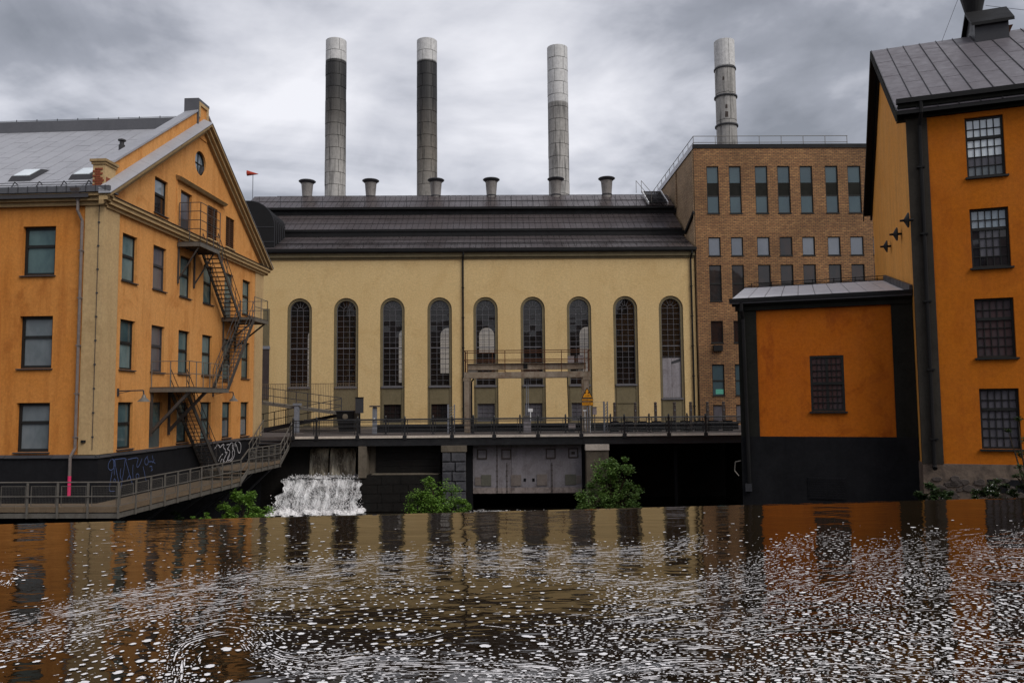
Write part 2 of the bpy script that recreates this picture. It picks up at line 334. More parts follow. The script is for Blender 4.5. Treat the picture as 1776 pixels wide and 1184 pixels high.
def chimney_mat(name, zones, streak_z):
    """white panels, soot that settled below the top collar and rain streaks; zones = (z, colour) from the base up"""
    m, t, b = base_mat(name)
    g = t.nodes.new('ShaderNodeNewGeometry').outputs['Position']
    s = nd(t, 'ShaderNodeSeparateXYZ'); t.links.new(g, s.inputs[0])
    z0, z1 = 17.0, 45.0
    zz = mth(t, 'DIVIDE', mth(t, 'SUBTRACT', s.outputs[2], z0), z1 - z0, True)
    c = ramp(t, zz, [((z - z0)/(z1 - z0), col) for z, col in zones])
    st = ramp(t, nz(t, g, 1.6, 5, 0.65, stretch=(1.3, 1.3, 0.10)), [(0.50, 1.0), (0.68, 0.14)])
    low = ramp(t, zz, [((streak_z - z0)/(z1 - z0) - 0.01, 1.0), ((streak_z - z0)/(z1 - z0), 0.12)])
    c = mix(t, mth(t, 'MULTIPLY', low, 0.95), c, mix(t, 1.0, c, st, 'MULTIPLY'))
    f = ramp(t, nz(t, g, 3.0, 5, 0.7), [(0.3, 0.72), (0.7, 1.1)]); c = mix(t, 1.0, c, f, 'MULTIPLY')
    t.links.new(c, b.inputs['Base Color']); b.inputs['Roughness'].default_value = 0.6
    return m
CH = {'white': (0.60, 0.59, 0.58), 'pale': (0.52, 0.505, 0.485), 'grey': (0.38, 0.36, 0.335), 'soot': (0.022, 0.020, 0.019), 'mid': (0.12, 0.105, 0.09)}

# water
def water_mat(name, deep, bump1, bump2, rough):
    m, t, b = base_mat(name)
    g = t.nodes.new('ShaderNodeNewGeometry').outputs['Position']
    c = mix(t, ramp(t, nz(t, g, 0.25, 3), [(0.35, 0.0), (0.7, 1.0)]), deep, tuple(x*1.5 for x in deep))
    t.links.new(c, b.inputs['Base Color']); b.inputs['Roughness'].default_value = rough; b.inputs['IOR'].default_value = 1.333; b.inputs['Specular IOR Level'].default_value = 0.46
    a1 = nz(t, g, 0.55, 3, 0.5, stretch=(0.8, 1.5, 1), dist=0.6); a2 = nz(t, g, 2.4, 3, 0.5, stretch=(0.7, 1.5, 1), dist=0.4)
    h = mth(t, 'ADD', mth(t, 'MULTIPLY', a1, bump1), mth(t, 'MULTIPLY', a2, bump2))
    bp = nd(t, 'ShaderNodeBump', i_Strength=1.0, i_Distance=1.0); t.links.new(h, bp.inputs['Height']); t.links.new(bp.outputs[0], b.inputs['Normal'])
    return m
M_WAT = water_mat('river_water', (0.011, 0.0068, 0.0032), 0.022, 0.0055, 0.012)
M_LOW = water_mat('lower_water', (0.006, 0.005, 0.004), 0.05, 0.02, 0.05)
M_FOAM = surf('foam', (0.90, 0.88, 0.89), dark=(0.62, 0.58, 0.56), light=(0.93, 0.92, 0.93), rough=0.8, scale=2.0, streak=0.0, bump=0.2, bscale=20, amount=0.5, fine=0.2)
def thin_foam():
    m, t, b = base_mat('thin_foam'); g = t.nodes.new('ShaderNodeNewGeometry').outputs['Position']
    b.inputs['Base Color'].default_value = (0.86, 0.83, 0.83, 1); b.inputs['Roughness'].default_value = 0.7
    f = ramp(t, nz(t, g, 13, 3, 0.6), [(0.40, 0.0), (0.50, 1.0)]); t.links.new(f, b.inputs['Alpha']); return m
M_FOAMT = thin_foam()
def leaf_mat(name, c1, c2):
    m, t, b = base_mat(name)
    g = t.nodes.new('ShaderNodeNewGeometry'); 
    f = ramp(t, nz(t, g.outputs['Position'], 4.0, 2), [(0.3, 0.0), (0.7, 1.0)])
    r = g.outputs['Random Per Island']
    c = mix(t, mth(t, 'ADD', mth(t, 'MULTIPLY', f, 0.5), mth(t, 'MULTIPLY', r, 0.5)), c1, c2)
    t.links.new(c, b.inputs['Base Color']); b.inputs['Roughness'].default_value = 0.5
    tr = nd(t, 'ShaderNodeBsdfTranslucent'); t.links.new(c, tr.inputs[0])
    mx = nd(t, 'ShaderNodeMixShader', i_0=0.25); t.links.new(b.outputs[0], mx.inputs[1]); t.links.new(tr.outputs[0], mx.inputs[2])
    t.links.new(mx.outputs[0], t.nodes['Material Output'].inputs[0])
    return m
M_LEAF = leaf_mat('bright_leaves', (0.055, 0.130, 0.018), (0.24, 0.41, 0.058))
M_LEAFD = leaf_mat('dark_leaves', (0.020, 0.040, 0.014), (0.05, 0.085, 0.024))
M_LEAFM = leaf_mat('bluish_leaves', (0.070, 0.155, 0.032), (0.29, 0.45, 0.11))
M_STEM = flat('brown_stem', (0.05, 0.035, 0.022), 0.9)
M_FLOW = flat('white_blossom', (0.6, 0.6, 0.55), 0.8)

# ------------------------------------------------------------------ shared builders
def rect(u0, u1, z0, z1): return [(u0, z0), (u1, z0), (u1, z1), (u0, z1)]
def pane_quad(F, u0, u1, z0, z1, n, mat, parent, tilt=0.004, name='pane'):
    m = MB(); a, b, c, d = (random.uniform(-tilt, tilt)*(u1-u0) for _ in range(4))
    e = random.uniform(-tilt, tilt); h = random.uniform(-tilt, tilt)
    m.quad(F.p(u0, z0, n), F.p(u1, z0, n + e*(u1-u0)), F.p(u1, z1, n + e*(u1-u0) + h*(z1-z0)), F.p(u0, z1, n + h*(z1-z0)))
    return m.build(name, mat, parent)
def sash_window(F, u0, u1, z0, z1, parent, mats, split=0.60, depth=0.16, fw=0.10, cols=1, label=None, sill=True, fmat=None):
    """casement with a transom; frame is the window, panes and sill its sub-parts"""
    fm = fmat or M_FRM; m = MB(); n0, n1 = -depth - 0.06, -depth + 0.03
    m.fb(F, u0, u0 + fw, z0, z1, n0, n1); m.fb(F, u1 - fw, u1, z0, z1, n0, n1)
    m.fb(F, u0 + fw, u1 - fw, z0, z0 + fw, n0, n1); m.fb(F, u0 + fw, u1 - fw, z1 - fw, z1, n0, n1)
    zt = z0 + (z1 - z0)*split
    m.fb(F, u0 + fw, u1 - fw, zt - 0.06, zt + 0.06, n0, n1 + 0.02)
    wdw = m.build('window', fm, parent, label=label)
    for k in range(cols):
        a = u0 + fw + (u1 - u0 - 2*fw)*k/cols; b = u0 + fw + (u1 - u0 - 2*fw)*(k+1)/cols
        if k: 
            q = MB(); q.fb(F, a - 0.03, a + 0.03, z0 + fw, zt - 0.06, n0, n1); q.fb(F, a - 0.03, a + 0.03, zt + 0.06, z1 - fw, n0, n1); q.build('mullion', fm, wdw)
        pane_quad(F, a, b, z0 + fw, zt - 0.06, -depth - 0.01, mats[0], wdw); pane_quad(F, a, b, zt + 0.06, z1 - fw, -depth - 0.01, mats[-1], wdw)
    if sill:
        s = MB(); s.hexa([F.p(u0 - 0.06, z0 - 0.06, 0.09), F.p(u1 + 0.06, z0 - 0.06, 0.09), F.p(u1 + 0.06, z0 - 0.03, -depth), F.p(u0 - 0.06, z0 - 0.03, -depth),
                          F.p(u0 - 0.06, z0 - 0.02, 0.09), F.p(u1 + 0.06, z0 - 0.02, 0.09), F.p(u1 + 0.06, z0 + 0.012, -depth), F.p(u0 - 0.06, z0 + 0.012, -depth)])
        s.build('sill', M_DKM2, wdw)
    return wdw
def grid_window(F, u0, u1, z0, z1, parent, nc, rows, mats, fw=0.08, depth=0.14, trans=None, bar=0.028, mid=None, label=None):
    """small-paned window: every pane an object, rows listed from the top"""
    m = MB(); n0, n1 = -depth - 0.06, -depth + 0.04
    m.fb(F, u0, u0 + fw, z0, z1, n0, n1); m.fb(F, u1 - fw, u1, z0, z1, n0, n1)
    m.fb(F, u0 + fw, u1 - fw, z0, z0 + fw, n0, n1); m.fb(F, u0 + fw, u1 - fw, z1 - fw, z1, n0, n1)
    wdw = m.build('window', M_FRM, parent, label=label)
    bars = MB(); H = z1 - z0 - 2*fw; ph = H/rows; pw = (u1 - u0 - 2*fw)/nc
    for r in range(rows):
        za = z1 - fw - (r+1)*ph; zb = za + ph
        if r:
            wd = 0.055 if trans == r else bar/2
            bars.fb(F, u0 + fw, u1 - fw, zb - wd, zb + wd, n0 + 0.03, n1 - 0.01 + (0.02 if trans == r else 0))
        for c in range(nc):
            a = u0 + fw + c*pw
            mt = mats(r, c); pane_quad(F, a + 0.004, a + pw - 0.004, za + 0.004, zb - 0.004, -depth - 0.012, mt, wdw, tilt=0.012)
    for c in range(1, nc):
        a = u0 + fw + c*pw; wd = 0.05 if mid == c else bar/2
        bars.fb(F, a - wd, a + wd, z0 + fw, z1 - fw, n0 + 0.02, n1 - 0.02)
    bars.build('glazing_bars', M_FRM, wdw)
    s = MB(); s.fb(F, u0 - 0.07, u1 + 0.07, z0 - 0.07, z0 - 0.003, -depth, 0.10); s.build('sill', M_FRM, wdw)
    return wdw
def panel_slope(P0, du, dv, nu, nv, parent, mat, gap=0.02, th=0.02, nrm=None, stagger=False, name='roof_panel', skip=None, jitter=0.004):
    """roof sheets laid on a slope, each an object; seams stay open between them"""
    P0 = Vector(P0); du = Vector(du); dv = Vector(dv); n = du.cross(dv).normalized()
    if n.z < 0: n = -n
    gu = du.normalized()*gap/2; gv = dv.normalized()*gap/2
    for i in range(nu):
        for j in range(nv):
            if skip and skip(i, j): continue
            off = random.uniform(0, jitter)*n; tl = random.uniform(-jitter, jitter)*n
            sh = dv*0.5 if (stagger and i % 2) else Vector((0, 0, 0))
            a = P0 + du*i + dv*j; 
            lo = a + (sh if j else Vector((0, 0, 0))); hi = a + dv + (sh if j < nv-1 else Vector((0, 0, 0)))
            if stagger and i % 2 and j == nv-1: hi = a + dv
            c = [lo + gu + gv, lo + du - gu + gv, hi + du - gu - gv, hi + gu - gv]
            m = MB(); m.hexa([q + n*0.012 for q in c] + [c[0] + n*(th+0.012) + off, c[1] + n*(th+0.012) + off + tl, c[2] + n*(th+0.012) + off + tl, c[3] + n*(th+0.012) + off])
            m.build(name, mat, parent)
def lerp(a, b, t): return tuple(x + (y - x)*t for x, y in zip(a, b))

# ================================================================== THE SETTING
EDGE_A = at_z(0, 908, 0.0); EDGE_B = at_z(1776, 862, 0.0)
ed = (EDGE_B - EDGE_A)/np.linalg.norm(EDGE_B - EDGE_A); en = np.array([-ed[1], ed[0], 0.0])   # en points downstream
def epos(s, d, z): q = EDGE_A + ed*s + en*d; return (q[0], q[1], z)
m = MB(); S0, S1 = -30, 55
# upper pool: flat to the crest, then it rolls over and slides down the weir
prof = [(-26, 0.0), (-8, 0.0), (-1.0, 0.0), (-0.25, 0.0), (0.0, -0.008), (0.12, -0.05), (0.3, -0.25), (0.55, -0.8), (1.6, -4.3)]
for (d0, z0), (d1, z1) in zip(prof[:-1], prof[1:]):
    m.quad(epos(S0, d0, z0), epos(S1, d0, z0), epos(S1, d1, z1), epos(S0, d1, z1))
m.build('river_water', M_WAT, kind='structure')
m = MB(); m.hexa([epos(S0, -0.8, -5), epos(S1, -0.8, -5), epos(S1, 1.45, -5), epos(S0, 1.45, -5), epos(S0, -0.8, -0.12), epos(S1, -0.8, -0.12), epos(S1, -0.05, -0.12), epos(S0, -0.05, -0.12)])
m.build('weir', M_CON, kind='structure')
m = MB(); m.quad((-40, 12, -4.2), (45, 12, -4.2), (45, 66, -4.2), (-40, 66, -4.2)); m.build('lower_water', M_LOW, kind='structure')
m = MB(); m.quad((-2500, -2500, -5.2), (2500, -2500, -5.2), (2500, 2500, -5.2), (-2500, 2500, -5.2)); m.build('ground', M_GRND, kind='structure')
m = MB(); m.box(-26, 40, 50.6, 110, -0.12, 0.45); m.build('yard', M_PAVE, kind='structure')
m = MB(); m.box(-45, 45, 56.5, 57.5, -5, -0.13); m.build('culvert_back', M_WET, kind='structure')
m = MB(); m.box(-80, 80, -40, -9, -5, 1.0); m.build('near_quay', M_GRA, kind='structure')

# ================================================================== LEFT MILL
c_l = at_depth(168, 785, 33.2)
A = Face(c_l, -3.14); G = Face(c_l, 86.86)
LT = thing('mill_building', 'orange plastered mill with stepped gable, zinc roof and black plinth left of the falls', 'building', (c_l[0], c_l[1], -4.2))
GW = 18.3; EZ = 11.55; SL = (17.6 - 11.55)/9.15; AP = GW/2
AL = -17.0
ROWS = [(8.03, 10.13), (4.1, 6.3), (0.62, 2.66)]
acols = [(-3.52, -2.08), (-7.3, -5.86), (-11.1, -9.66), (-14.9, -13.46)]
gcols = [(1.5, 2.73), (4.2, 5.45), (6.9, 8.12), (9.6, 10.85), (12.35, 13.58), (15.0, 16.25)]
holes = [rect(u0, u1, z0, z1) for u0, u1 in acols for z0, z1 in ROWS]
m = MB(); m.wall(A, rect(AL, 0, 0.5, EZ), holes, 0.24); 
m.quad(A.p(AL, -4.4, 0), A.p(AL, EZ, 0), A.p(AL, EZ, -GW), A.p(AL, -4.4, -GW))
m.poly(Face(A.p(0, 0, -GW), 176.86), [rect(0, -AL, -4.4, EZ)], 0)
m.build('front_wall', M_ORL, LT)
gh = []
for r, (z0, z1) in enumerate(ROWS):
    for k, (u0, u1) in enumerate(gcols):
        zz = z0
        if r == 2 and k == 1: zz = 0.505
        if r == 0 and k == 4: zz = 7.52
        if r == 1 and k == 4: zz = 3.9
        gh.append((r, k, rect(u0, u1, zz, z1)))
up = [rect(4.18, 5.45, 11.72, 13.45), rect(6.82, 8.07, 11.56, 13.5), rect(10.0, 11.28, 11.67, 13.5), rect(12.39, 13.63, 11.67, 13.45)]
rc = (8.98, 15.5); rr_ = 0.66
rnd = [(rc[0] + rr_*math.cos(t), rc[1] + rr_*math.sin(t)) for t in np.linspace(0, 2*math.pi, 28, endpoint=False)]
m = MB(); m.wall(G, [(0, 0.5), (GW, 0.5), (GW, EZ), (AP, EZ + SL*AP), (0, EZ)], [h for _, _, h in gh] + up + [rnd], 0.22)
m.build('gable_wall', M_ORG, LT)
# parapet behind the raking cornice
PH = 1.08
m = MB()
for sgn in (0, 1):
    T = (lambda t: t) if not sgn else (lambda t: GW - t)
    a, b = 0.6, 8.55
    lp = [(T(a), EZ + SL*a + 0.2), (T(b), EZ + SL*b + 0.2), (T(b), EZ + SL*b + PH), (T(a), EZ + SL*a + PH)]
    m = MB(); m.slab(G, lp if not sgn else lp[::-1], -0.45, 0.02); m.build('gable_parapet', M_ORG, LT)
m = MB()
for sgn in (0, 1):
    T = (lambda t: t) if not sgn else (lambda t: GW - t)
    K = 12; a, b = 0.55, 8.6
    for k in range(K):
        t0 = a + (b-a)*k/K; t1 = a + (b-a)*(k+1)/K - 0.02
        q = [(T(t0), EZ + SL*t0 + PH), (T(t1), EZ + SL*t1 + PH)]
        m.hexa([G.p(*q[0], 0.10), G.p(*q[1], 0.10), G.p(q[1][0], q[1][1], -0.62), G.p(q[0][0], q[0][1], -0.62)] + [G.p(q[0][0], q[0][1]+0.10, 0.10), G.p(q[1][0], q[1][1]+0.10, 0.10), G.p(q[1][0], q[1][1]+0.03, -0.62), G.p(q[0][0], q[0][1]+0.03, -0.62)]); m.build('parapet_coping', M_RFL, LT); m = MB()
# raking cornice: three stepped mouldings and a sheet-metal shelf
for name, mat, n1, dz0, dz1 in (('raking_cornice', M_TRIM, 0.20, -0.34, -0.16), ('raking_cornice', M_BEI, 0.36, -0.16, 0.0), ('raking_cornice', M_TRIM, 0.52, 0.0, 0.15)):
    m = MB()
    for sgn in (0, 1):
        T = (lambda t: t) if not sgn else (lambda t: GW - t)
        a, b = -0.42, AP
        lp = [(T(a), EZ + SL*a + dz0), (T(b), EZ + SL*b + dz0), (T(b), EZ + SL*b + dz1), (T(a), EZ + SL*a + dz1)]
        m.slab(G, lp if not sgn else lp[::-1], 0.003, n1)
    m.build(name, mat, LT)
m = MB()
for sgn in (0, 1):
    T = (lambda t: t) if not sgn else (lambda t: GW - t)
    K = 9; a, b = -0.5, AP
    for k in range(K):
        t0 = a + (b-a)*k/K; t1 = a + (b-a)*(k+1)/K - (0.015 if k < K-1 else 0)
        z0, z1 = EZ + SL*t0 + 0.153, EZ + SL*t1 + 0.153
        m.hexa([G.p(T(t0), z0, 0.56), G.p(T(t1), z1, 0.56), G.p(T(t1), z1, 0.024), G.p(T(t0), z0, 0.024), G.p(T(t0), z0 + 0.03, 0.56), G.p(T(t1), z1 + 0.03, 0.56), G.p(T(t1), z1 + 0.27, 0.024), G.p(T(t0), z0 + 0.27, 0.024)]); m.build('cornice_flashing', M_RFL, LT); m = MB()
# apex block and the eaves pedestal with its exposed bricks
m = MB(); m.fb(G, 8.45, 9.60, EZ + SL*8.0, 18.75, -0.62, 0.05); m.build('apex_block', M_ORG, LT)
m = MB(); m.fb(G, 8.36, 8.448, EZ + SL*8.0 + 0.3, 18.90, -0.68, 0.11); m.fb(G, 8.448, 9.68, 18.752, 18.90, -0.68, 0.11); m.build('apex_cladding', M_GUT, LT)
m = MB()
m.fb(G, 8.45, 8.62, 17.9, 18.75, 0.052, 0.12); m.fb(G, 9.43, 9.60, 17.9, 18.75, 0.052, 0.12); m.fb(G, 8.62, 9.43, 18.58, 18.75, 0.052, 0.12); m.build('apex_moulding', M_BEI, LT)
m = MB(); m.fb(G, -0.10, 0.72, 11.75, 12.72, -0.48, 0.04); m.build('eaves_pedestal', M_BEI, LT)
m = MB(); m.fb(G, -0.15, 0.77, 12.72, 12.83, -0.53, 0.09); m.fb(G, -0.20, 0.82, 12.83, 12.94, -0.58, 0.14); m.build('pedestal_cap', M_TRIM, LT)
for r in range(8):
    nb = 3 if r < 4 else 2
    for k in range(nb + (r < 2)):
        a = -0.478 + 0.17*k + (0.10 if r % 2 else 0); b = min(a + 0.16, 0.035)
        if a > -0.05: continue
        mm = MB(); mm.hexa([G.p(-0.10, 11.78 + r*0.10, a), G.p(-0.10, 11.78 + r*0.10, b), G.p(-0.125 - random.random()*0.012, 11.78 + r*0.10, b), G.p(-0.125, 11.78 + r*0.10, a),
                            G.p(-0.10, 11.86 + r*0.10, a), G.p(-0.10, 11.86 + r*0.10, b), G.p(-0.125, 11.86 + r*0.10, b), G.p(-0.125, 11.86 + r*0.10, a)])
        mm.build('brick', M_BRK, LT)
for (t0, t1, z0, z1) in ((0.0, 0.35, 11.8, 12.2), (0.35, 0.6, 11.8, 12.0)):
    mm = MB(); mm.fb(G, t0, t1, z0, z1, 0.041, 0.046); mm.build('brick_patch', M_BRK, LT)
# horizontal cornices
m = MB()
for n1, z0, z1 in ((0.16, 10.95, 11.12), (0.30, 11.12, 11.30), (0.42, 11.30, 11.45)): m.fb(A, AL, 0.0 + n1, z0, z1, 0.002, n1)
m.build('front_cornice', M_TRIM, LT)
m = MB(); m.fb(A, AL, 0.5, 11.45, 11.50, -0.2, 0.50); m.fb(A, AL, 0.48, 11.50, 11.70, 0.36, 0.50); m.build('gutter', M_GUT, LT)
m = MB()
for k in range(22): u = 0.3 - k*0.42; m = MB(); m.fb(A, u, u + 0.03, 11.47, 11.72, 0.503, 0.515); m.build('gutter_bracket', M_DKM2, LT)
m = MB()
for n1, z0, z1 in ((0.14, 10.88, 11.02), (0.28, 11.02, 11.20), (0.38, 11.20, 11.34)): m.fb(G, 0.003, GW + n1, z0, z1, 0.003, n1)
m.build('gable_cornice', M_BEI, LT)
m = MB(); m.hexa([G.p(0.1, 11.343, 0.44), G.p(GW + .4, 11.343, 0.44), G.p(GW + .4, 11.343, 0.003), G.p(0.1, 11.343, 0.003), G.p(0.1, 11.36, 0.44), G.p(GW + .4, 11.36, 0.44), G.p(GW + .4, 11.48, 0.003), G.p(0.1, 11.48, 0.003)]); m.build('cornice_flashing', M_DKM2, LT)
# pilasters
m = MB(); m.fb(A, -0.78, 0.065, 0.5, 10.95, 0.002, 0.065); m.build('corner_pilaster', M_BEI, LT)
m = MB(); m.fb(G, 0.0, 1.12, 0.5, 10.88, 0.002, 0.063); m.build('corner_pilaster', M_BEI, LT)
m = MB(); m.fb(G, 16.95, GW, 0.5, 10.88, 0.002, 0.06); m.build('corner_pilaster', M_BEI, LT)
m = MB(); m.rod(A.p(-0.16, 0.7, 0.09), A.p(-0.16, 11.0, 0.09), 0.012, 5)
for k in range(10): m.fb(A, -0.20, -0.12, 1.2 + k*1.0, 1.26 + k*1.0, 0.06, 0.10)
m.build('lightning_conductor', M_DKM2, LT)
# plinth
m = MB(); m.fb(A, AL, 0.12, -4.4, 0.36, -0.3, 0.10); m.fb(G, -0.0, GW + 0.1, -4.4, 0.36, -0.3, 0.10); m.build('plinth', M_BLK, LT)
for F, a, b in ((A, AL, 0.16), (G, -0.16, GW + 0.16)):
    n_ = int((b - a)/0.98)
    for k in range(n_):
        t0 = a + (b-a)*k/n_; t1 = a + (b-a)*(k+1)/n_ - 0.02; e = random.uniform(-0.015, 0.02)
        mm = MB(); mm.hexa([F.p(t0, 0.363+e, 0.17), F.p(t1, 0.363+e, 0.17), F.p(t1, 0.363+e, 0.01), F.p(t0, 0.363+e, 0.01), F.p(t0, 0.39+e, 0.17), F.p(t1, 0.39+e, 0.17), F.p(t1, 0.50, 0.01), F.p(t0, 0.50, 0.01)])
        mm.build('plinth_flashing', M_DKM2, LT)
# windows and doors
for ci, (u0, u1) in enumerate(acols):
    for ri, (z0, z1) in enumerate(ROWS):
        mats = (G_TEAL, G_TEAL) if ri == 0 else ((G_GREY, G_GREY))
        sash_window(A, u0, u1, z0, z1, LT, mats, 0.60, depth=0.2, fw=0.13)
for r, k, h in gh:
    u0, z0 = h[0]; u1, z1 = h[2]
    if (r == 2 and k == 1) or (r == 0 and k == 4):
        m = MB(); m.fb(G, u0, u1, z0, z1, -0.20, -0.14); d = m.build('door', surf('teal_door_%d' % r, (0.075, 0.095, 0.095), scale=1.0, rough=0.5), LT)
        m = MB(); m.fb(G, u0 + 0.12, u1 - 0.12, z0 + 1.2, z1 - 0.12, -0.139, -0.13); m.build('door_pane', G_TEAL, d)
        m = MB(); m.fb(G, u1 - 0.18, u1 - 0.10, z0 + 0.95, z0 + 1.1, -0.138, -0.08); m.build('handle', M_DKM, d)
    elif r in (0, 1) and k == 1: sash_window(G, u0, u1, z0, z1, LT, (G_LILAC, G_LILAC), 0.56, fw=0.09, fmat=M_DKM2)
    else: sash_window(G, u0, u1, z0, z1, LT, ((G_GREY if r == 2 and k > 3 else random.choice((G_TEAL, G_TEAL3, G_TEAL2))), random.choice((G_TEAL, G_TEAL2, G_TEAL3))), 0.54, fw=0.09)
sash_window(G, 4.18, 5.45, 11.72, 13.45, LT, (G_DARK, G_BRIGHT), 0.55, fw=0.08)
m = MB(); m.fb(G, 6.82, 8.07, 11.56, 13.5, -0.20, -0.15); d = m.build('door', M_DKM2, LT)
m = MB(); m.fb(G, 6.95, 7.94, 12.1, 13.38, -0.149, -0.14); m.build('door_pane', G_LILAC, d)
M_SHUT = surf('brown_shutter', (0.075, 0.032, 0.014), rough=0.7, scale=2)
for (u0, u1, z0, z1) in ((10.0, 11.28, 11.67, 13.5), (12.39, 13.63, 11.67, 13.45)):
    m = MB(); m.fb(G, u0, u1, z0, z1, -0.20, -0.13); sh = m.build('shutter', M_SHUT, LT)
    for k in range(2):
        a = u0 + (u1-u0)*k/2; b = u0 + (u1-u0)*(k+1)/2
        for j in range(14):
            zz = z0 + (z1-z0)*j/14; m = MB()
            m.hexa([G.p(a+.05, zz, -0.07), G.p(b-.05, zz, -0.07), G.p(b-.05, zz+.05, -0.125), G.p(a+.05, zz+.05, -0.125), G.p(a+.05, zz+.02, -0.07), G.p(b-.05, zz+.02, -0.07), G.p(b-.05, zz+.10, -0.125), G.p(a+.05, zz+.10, -0.125)])
            m.build('slat', M_SHUT, sh)
        m = MB(); m.fb(G, a, a + .05, z0, z1, -0.128, -0.05); m.fb(G, b - .05, b, z0, z1, -0.128, -0.05); m.build('stile', M_SHUT, sh)
    m = MB(); m.fb(G, u0 - .05, u1 + .05, z0 - 0.07, z0 - 0.003, -0.1, 0.07); m.build('sill', M_BEI, sh)
# round window
ring = [(rc[0] + 0.58*math.cos(t), rc[1] + 0.58*math.sin(t)) for t in np.linspace(0, 2*math.pi, 28, endpoint=False)]
m = MB(); m.poly(G, [rnd, ring], -0.10); m.rim(G, ring, -0.10, -0.18); rw = m.build('round_window', M_FRM, LT)
m = MB(); m.poly(G, [ring], -0.17); m.build('pane', G_BRIGHT, rw)
m = MB()
for t in (0, math.pi/2): m.beam(G.p(rc[0] - 0.57*math.cos(t), rc[1] - 0.57*math.sin(t), -0.15), G.p(rc[0] + 0.57*math.cos(t), rc[1] + 0.57*math.sin(t), -0.15), 0.04)
m.build('glazing_bars', M_FRM, rw)
m = MB(); m.poly(G, [[(rc[0]+.1, rc[1]-.57), (rc[0]+.6, rc[1]-.2), (rc[0]+.6, rc[1]+.0), (rc[0]+.25, rc[1]-.1)]], -0.06); m.rim(G, [(rc[0]+.1, rc[1]-.57), (rc[0]+.6, rc[1]-.2), (rc[0]+.6, rc[1]+.0), (rc[0]+.25, rc[1]-.1)], -0.06, -0.16); m.build('blanking_plate', M_DKM2, rw)
# hood moulding above the gable door
m = MB(); m.hexa([G.p(6.3, 13.85, 0.18), G.p(11.9, 13.85, 0.18), G.p(11.9, 13.85, 0.003), G.p(6.3, 13.85, 0.003), G.p(6.2, 14.0, 0.30), G.p(12.0, 14.0, 0.30), G.p(12.0, 14.1, 0.003), G.p(6.2, 14.1, 0.003)]); m.build('hood_moulding', M_TRIM, LT)
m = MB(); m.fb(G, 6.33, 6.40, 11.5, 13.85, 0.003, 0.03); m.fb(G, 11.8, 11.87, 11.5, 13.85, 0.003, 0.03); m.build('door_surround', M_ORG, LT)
# roof
RZ = EZ + 0.12; RL = AL - 0.3; RU1 = -0.45 - 0.0
def Lr(u, dpt, lift=0.0): return A.p(u, RZ + SL*dpt + lift, -dpt)
m = MB()
m.hexa([Lr(RL, -0.45, -0.15), Lr(RU1, -0.45, -0.15), Lr(RU1, AP, -0.15), Lr(RL, AP, -0.15), Lr(RL, -0.45), Lr(RU1, -0.45), Lr(RU1, AP), Lr(RL, AP)])
def Lr2(u, dpt, lift=0.0): return A.p(u, RZ + SL*(GW - dpt) + lift, -dpt)
m.hexa([Lr2(RL, AP, -0.15), Lr2(RU1, AP, -0.15), Lr2(RU1, GW + .45, -0.15), Lr2(RL, GW + .45, -0.15), Lr2(RL, AP), Lr2(RU1, AP), Lr2(RU1, GW + .45), Lr2(RL, GW + .45)])
roofL = m.build('roof', M_SEAM, LT)
nu = 22; du = (RU1 - RL)/nu
panel_slope(Lr(RL, -0.42), np.array(Lr(RL + du, 0)) - np.array(Lr(RL, 0)), (np.array(Lr(RL, AP - 0.1)) - np.array(Lr(RL, -0.42)))/6, nu, 6, roofL, M_RFL, gap=0.028, th=0.022, stagger=True)
m = MB(); m.hexa([Lr(RL, AP - 0.75, 0.05), Lr(RU1, AP - 0.75, 0.05), Lr(RU1, AP + 0.75, 0.0), Lr(RL, AP + 0.75, 0.0)] + [A.p(RL, RZ + SL*AP + 0.22, -AP + 0.62), A.p(RU1, RZ + SL*AP + 0.22, -AP + 0.62), A.p(RU1, RZ + SL*AP + 0.22, -AP - 0.62), A.p(RL, RZ + SL*AP + 0.22, -AP - 0.62)]); m.build('ridge_cap', M_GUT, roofL)
m = MB(); zr = RZ + SL*AP + 0.34
m.rod(A.p(RL, zr, -AP + 0.4), A.p(RU1, zr, -AP + 0.4), 0.015, 5)
for k in range(14): u = RU1 - 0.6 - k*1.15; m.rod(A.p(u, zr - .14, -AP + .4), A.p(u, zr + .06, -AP + 0.4), 0.022, 5)
m.build('ridge_rail', M_DKM2, roofL)
m = MB()
for h_ in (0.12, 0.22): m.rod(Lr(RL, 0.35, h_), Lr(RU1 - 0.3, 0.35, h_), 0.016, 5)
for k in range(15): u = RU1 - 0.5 - k*1.1; m.beam(Lr(u, 0.1, 0.03), Lr(u, 0.38, 0.26), 0.03); m.beam(Lr(u, 0.6, 0.03), Lr(u, 0.38, 0.26), 0.03)
m.build('snow_guard', M_DKM2, roofL)
for cu in (-4.55, -1.80, -7.6):
    m = MB(); d0, d1 = 1.15, 2.0; a, b = cu - 0.42, cu + 0.42
    m.hexa([Lr(a - .1, d0 - .1, 0.02), Lr(b + .1, d0 - .1, 0.02), Lr(b + .1, d1 + .45, 0.02), Lr(a - .1, d1 + .45, 0.02), Lr(a, d0, 0.24), Lr(b, d0, 0.24), Lr(b, d1, 0.24), Lr(a, d1, 0.24)])
    sk = m.build('skylight', M_DKM2, roofL)
    m = MB(); m.hexa([Lr(a + .06, d0 + .06, 0.245), Lr(b - .06, d0 + .06, 0.245), Lr(b - .06, d1 - .06, 0.245), Lr(a + .06, d1 - .06, 0.245), Lr(a + .06, d0 + .06, 0.27), Lr(b - .06, d0 + .06, 0.27), Lr(b - .06, d1 - .06, 0.27), Lr(a + .06, d1 - .06, 0.27)]); 
    # panes belong to the skylight, a fourth level is not allowed, so the glazing is one piece with the curb top
    m.build('skylight_glass', G_PALE, roofL)
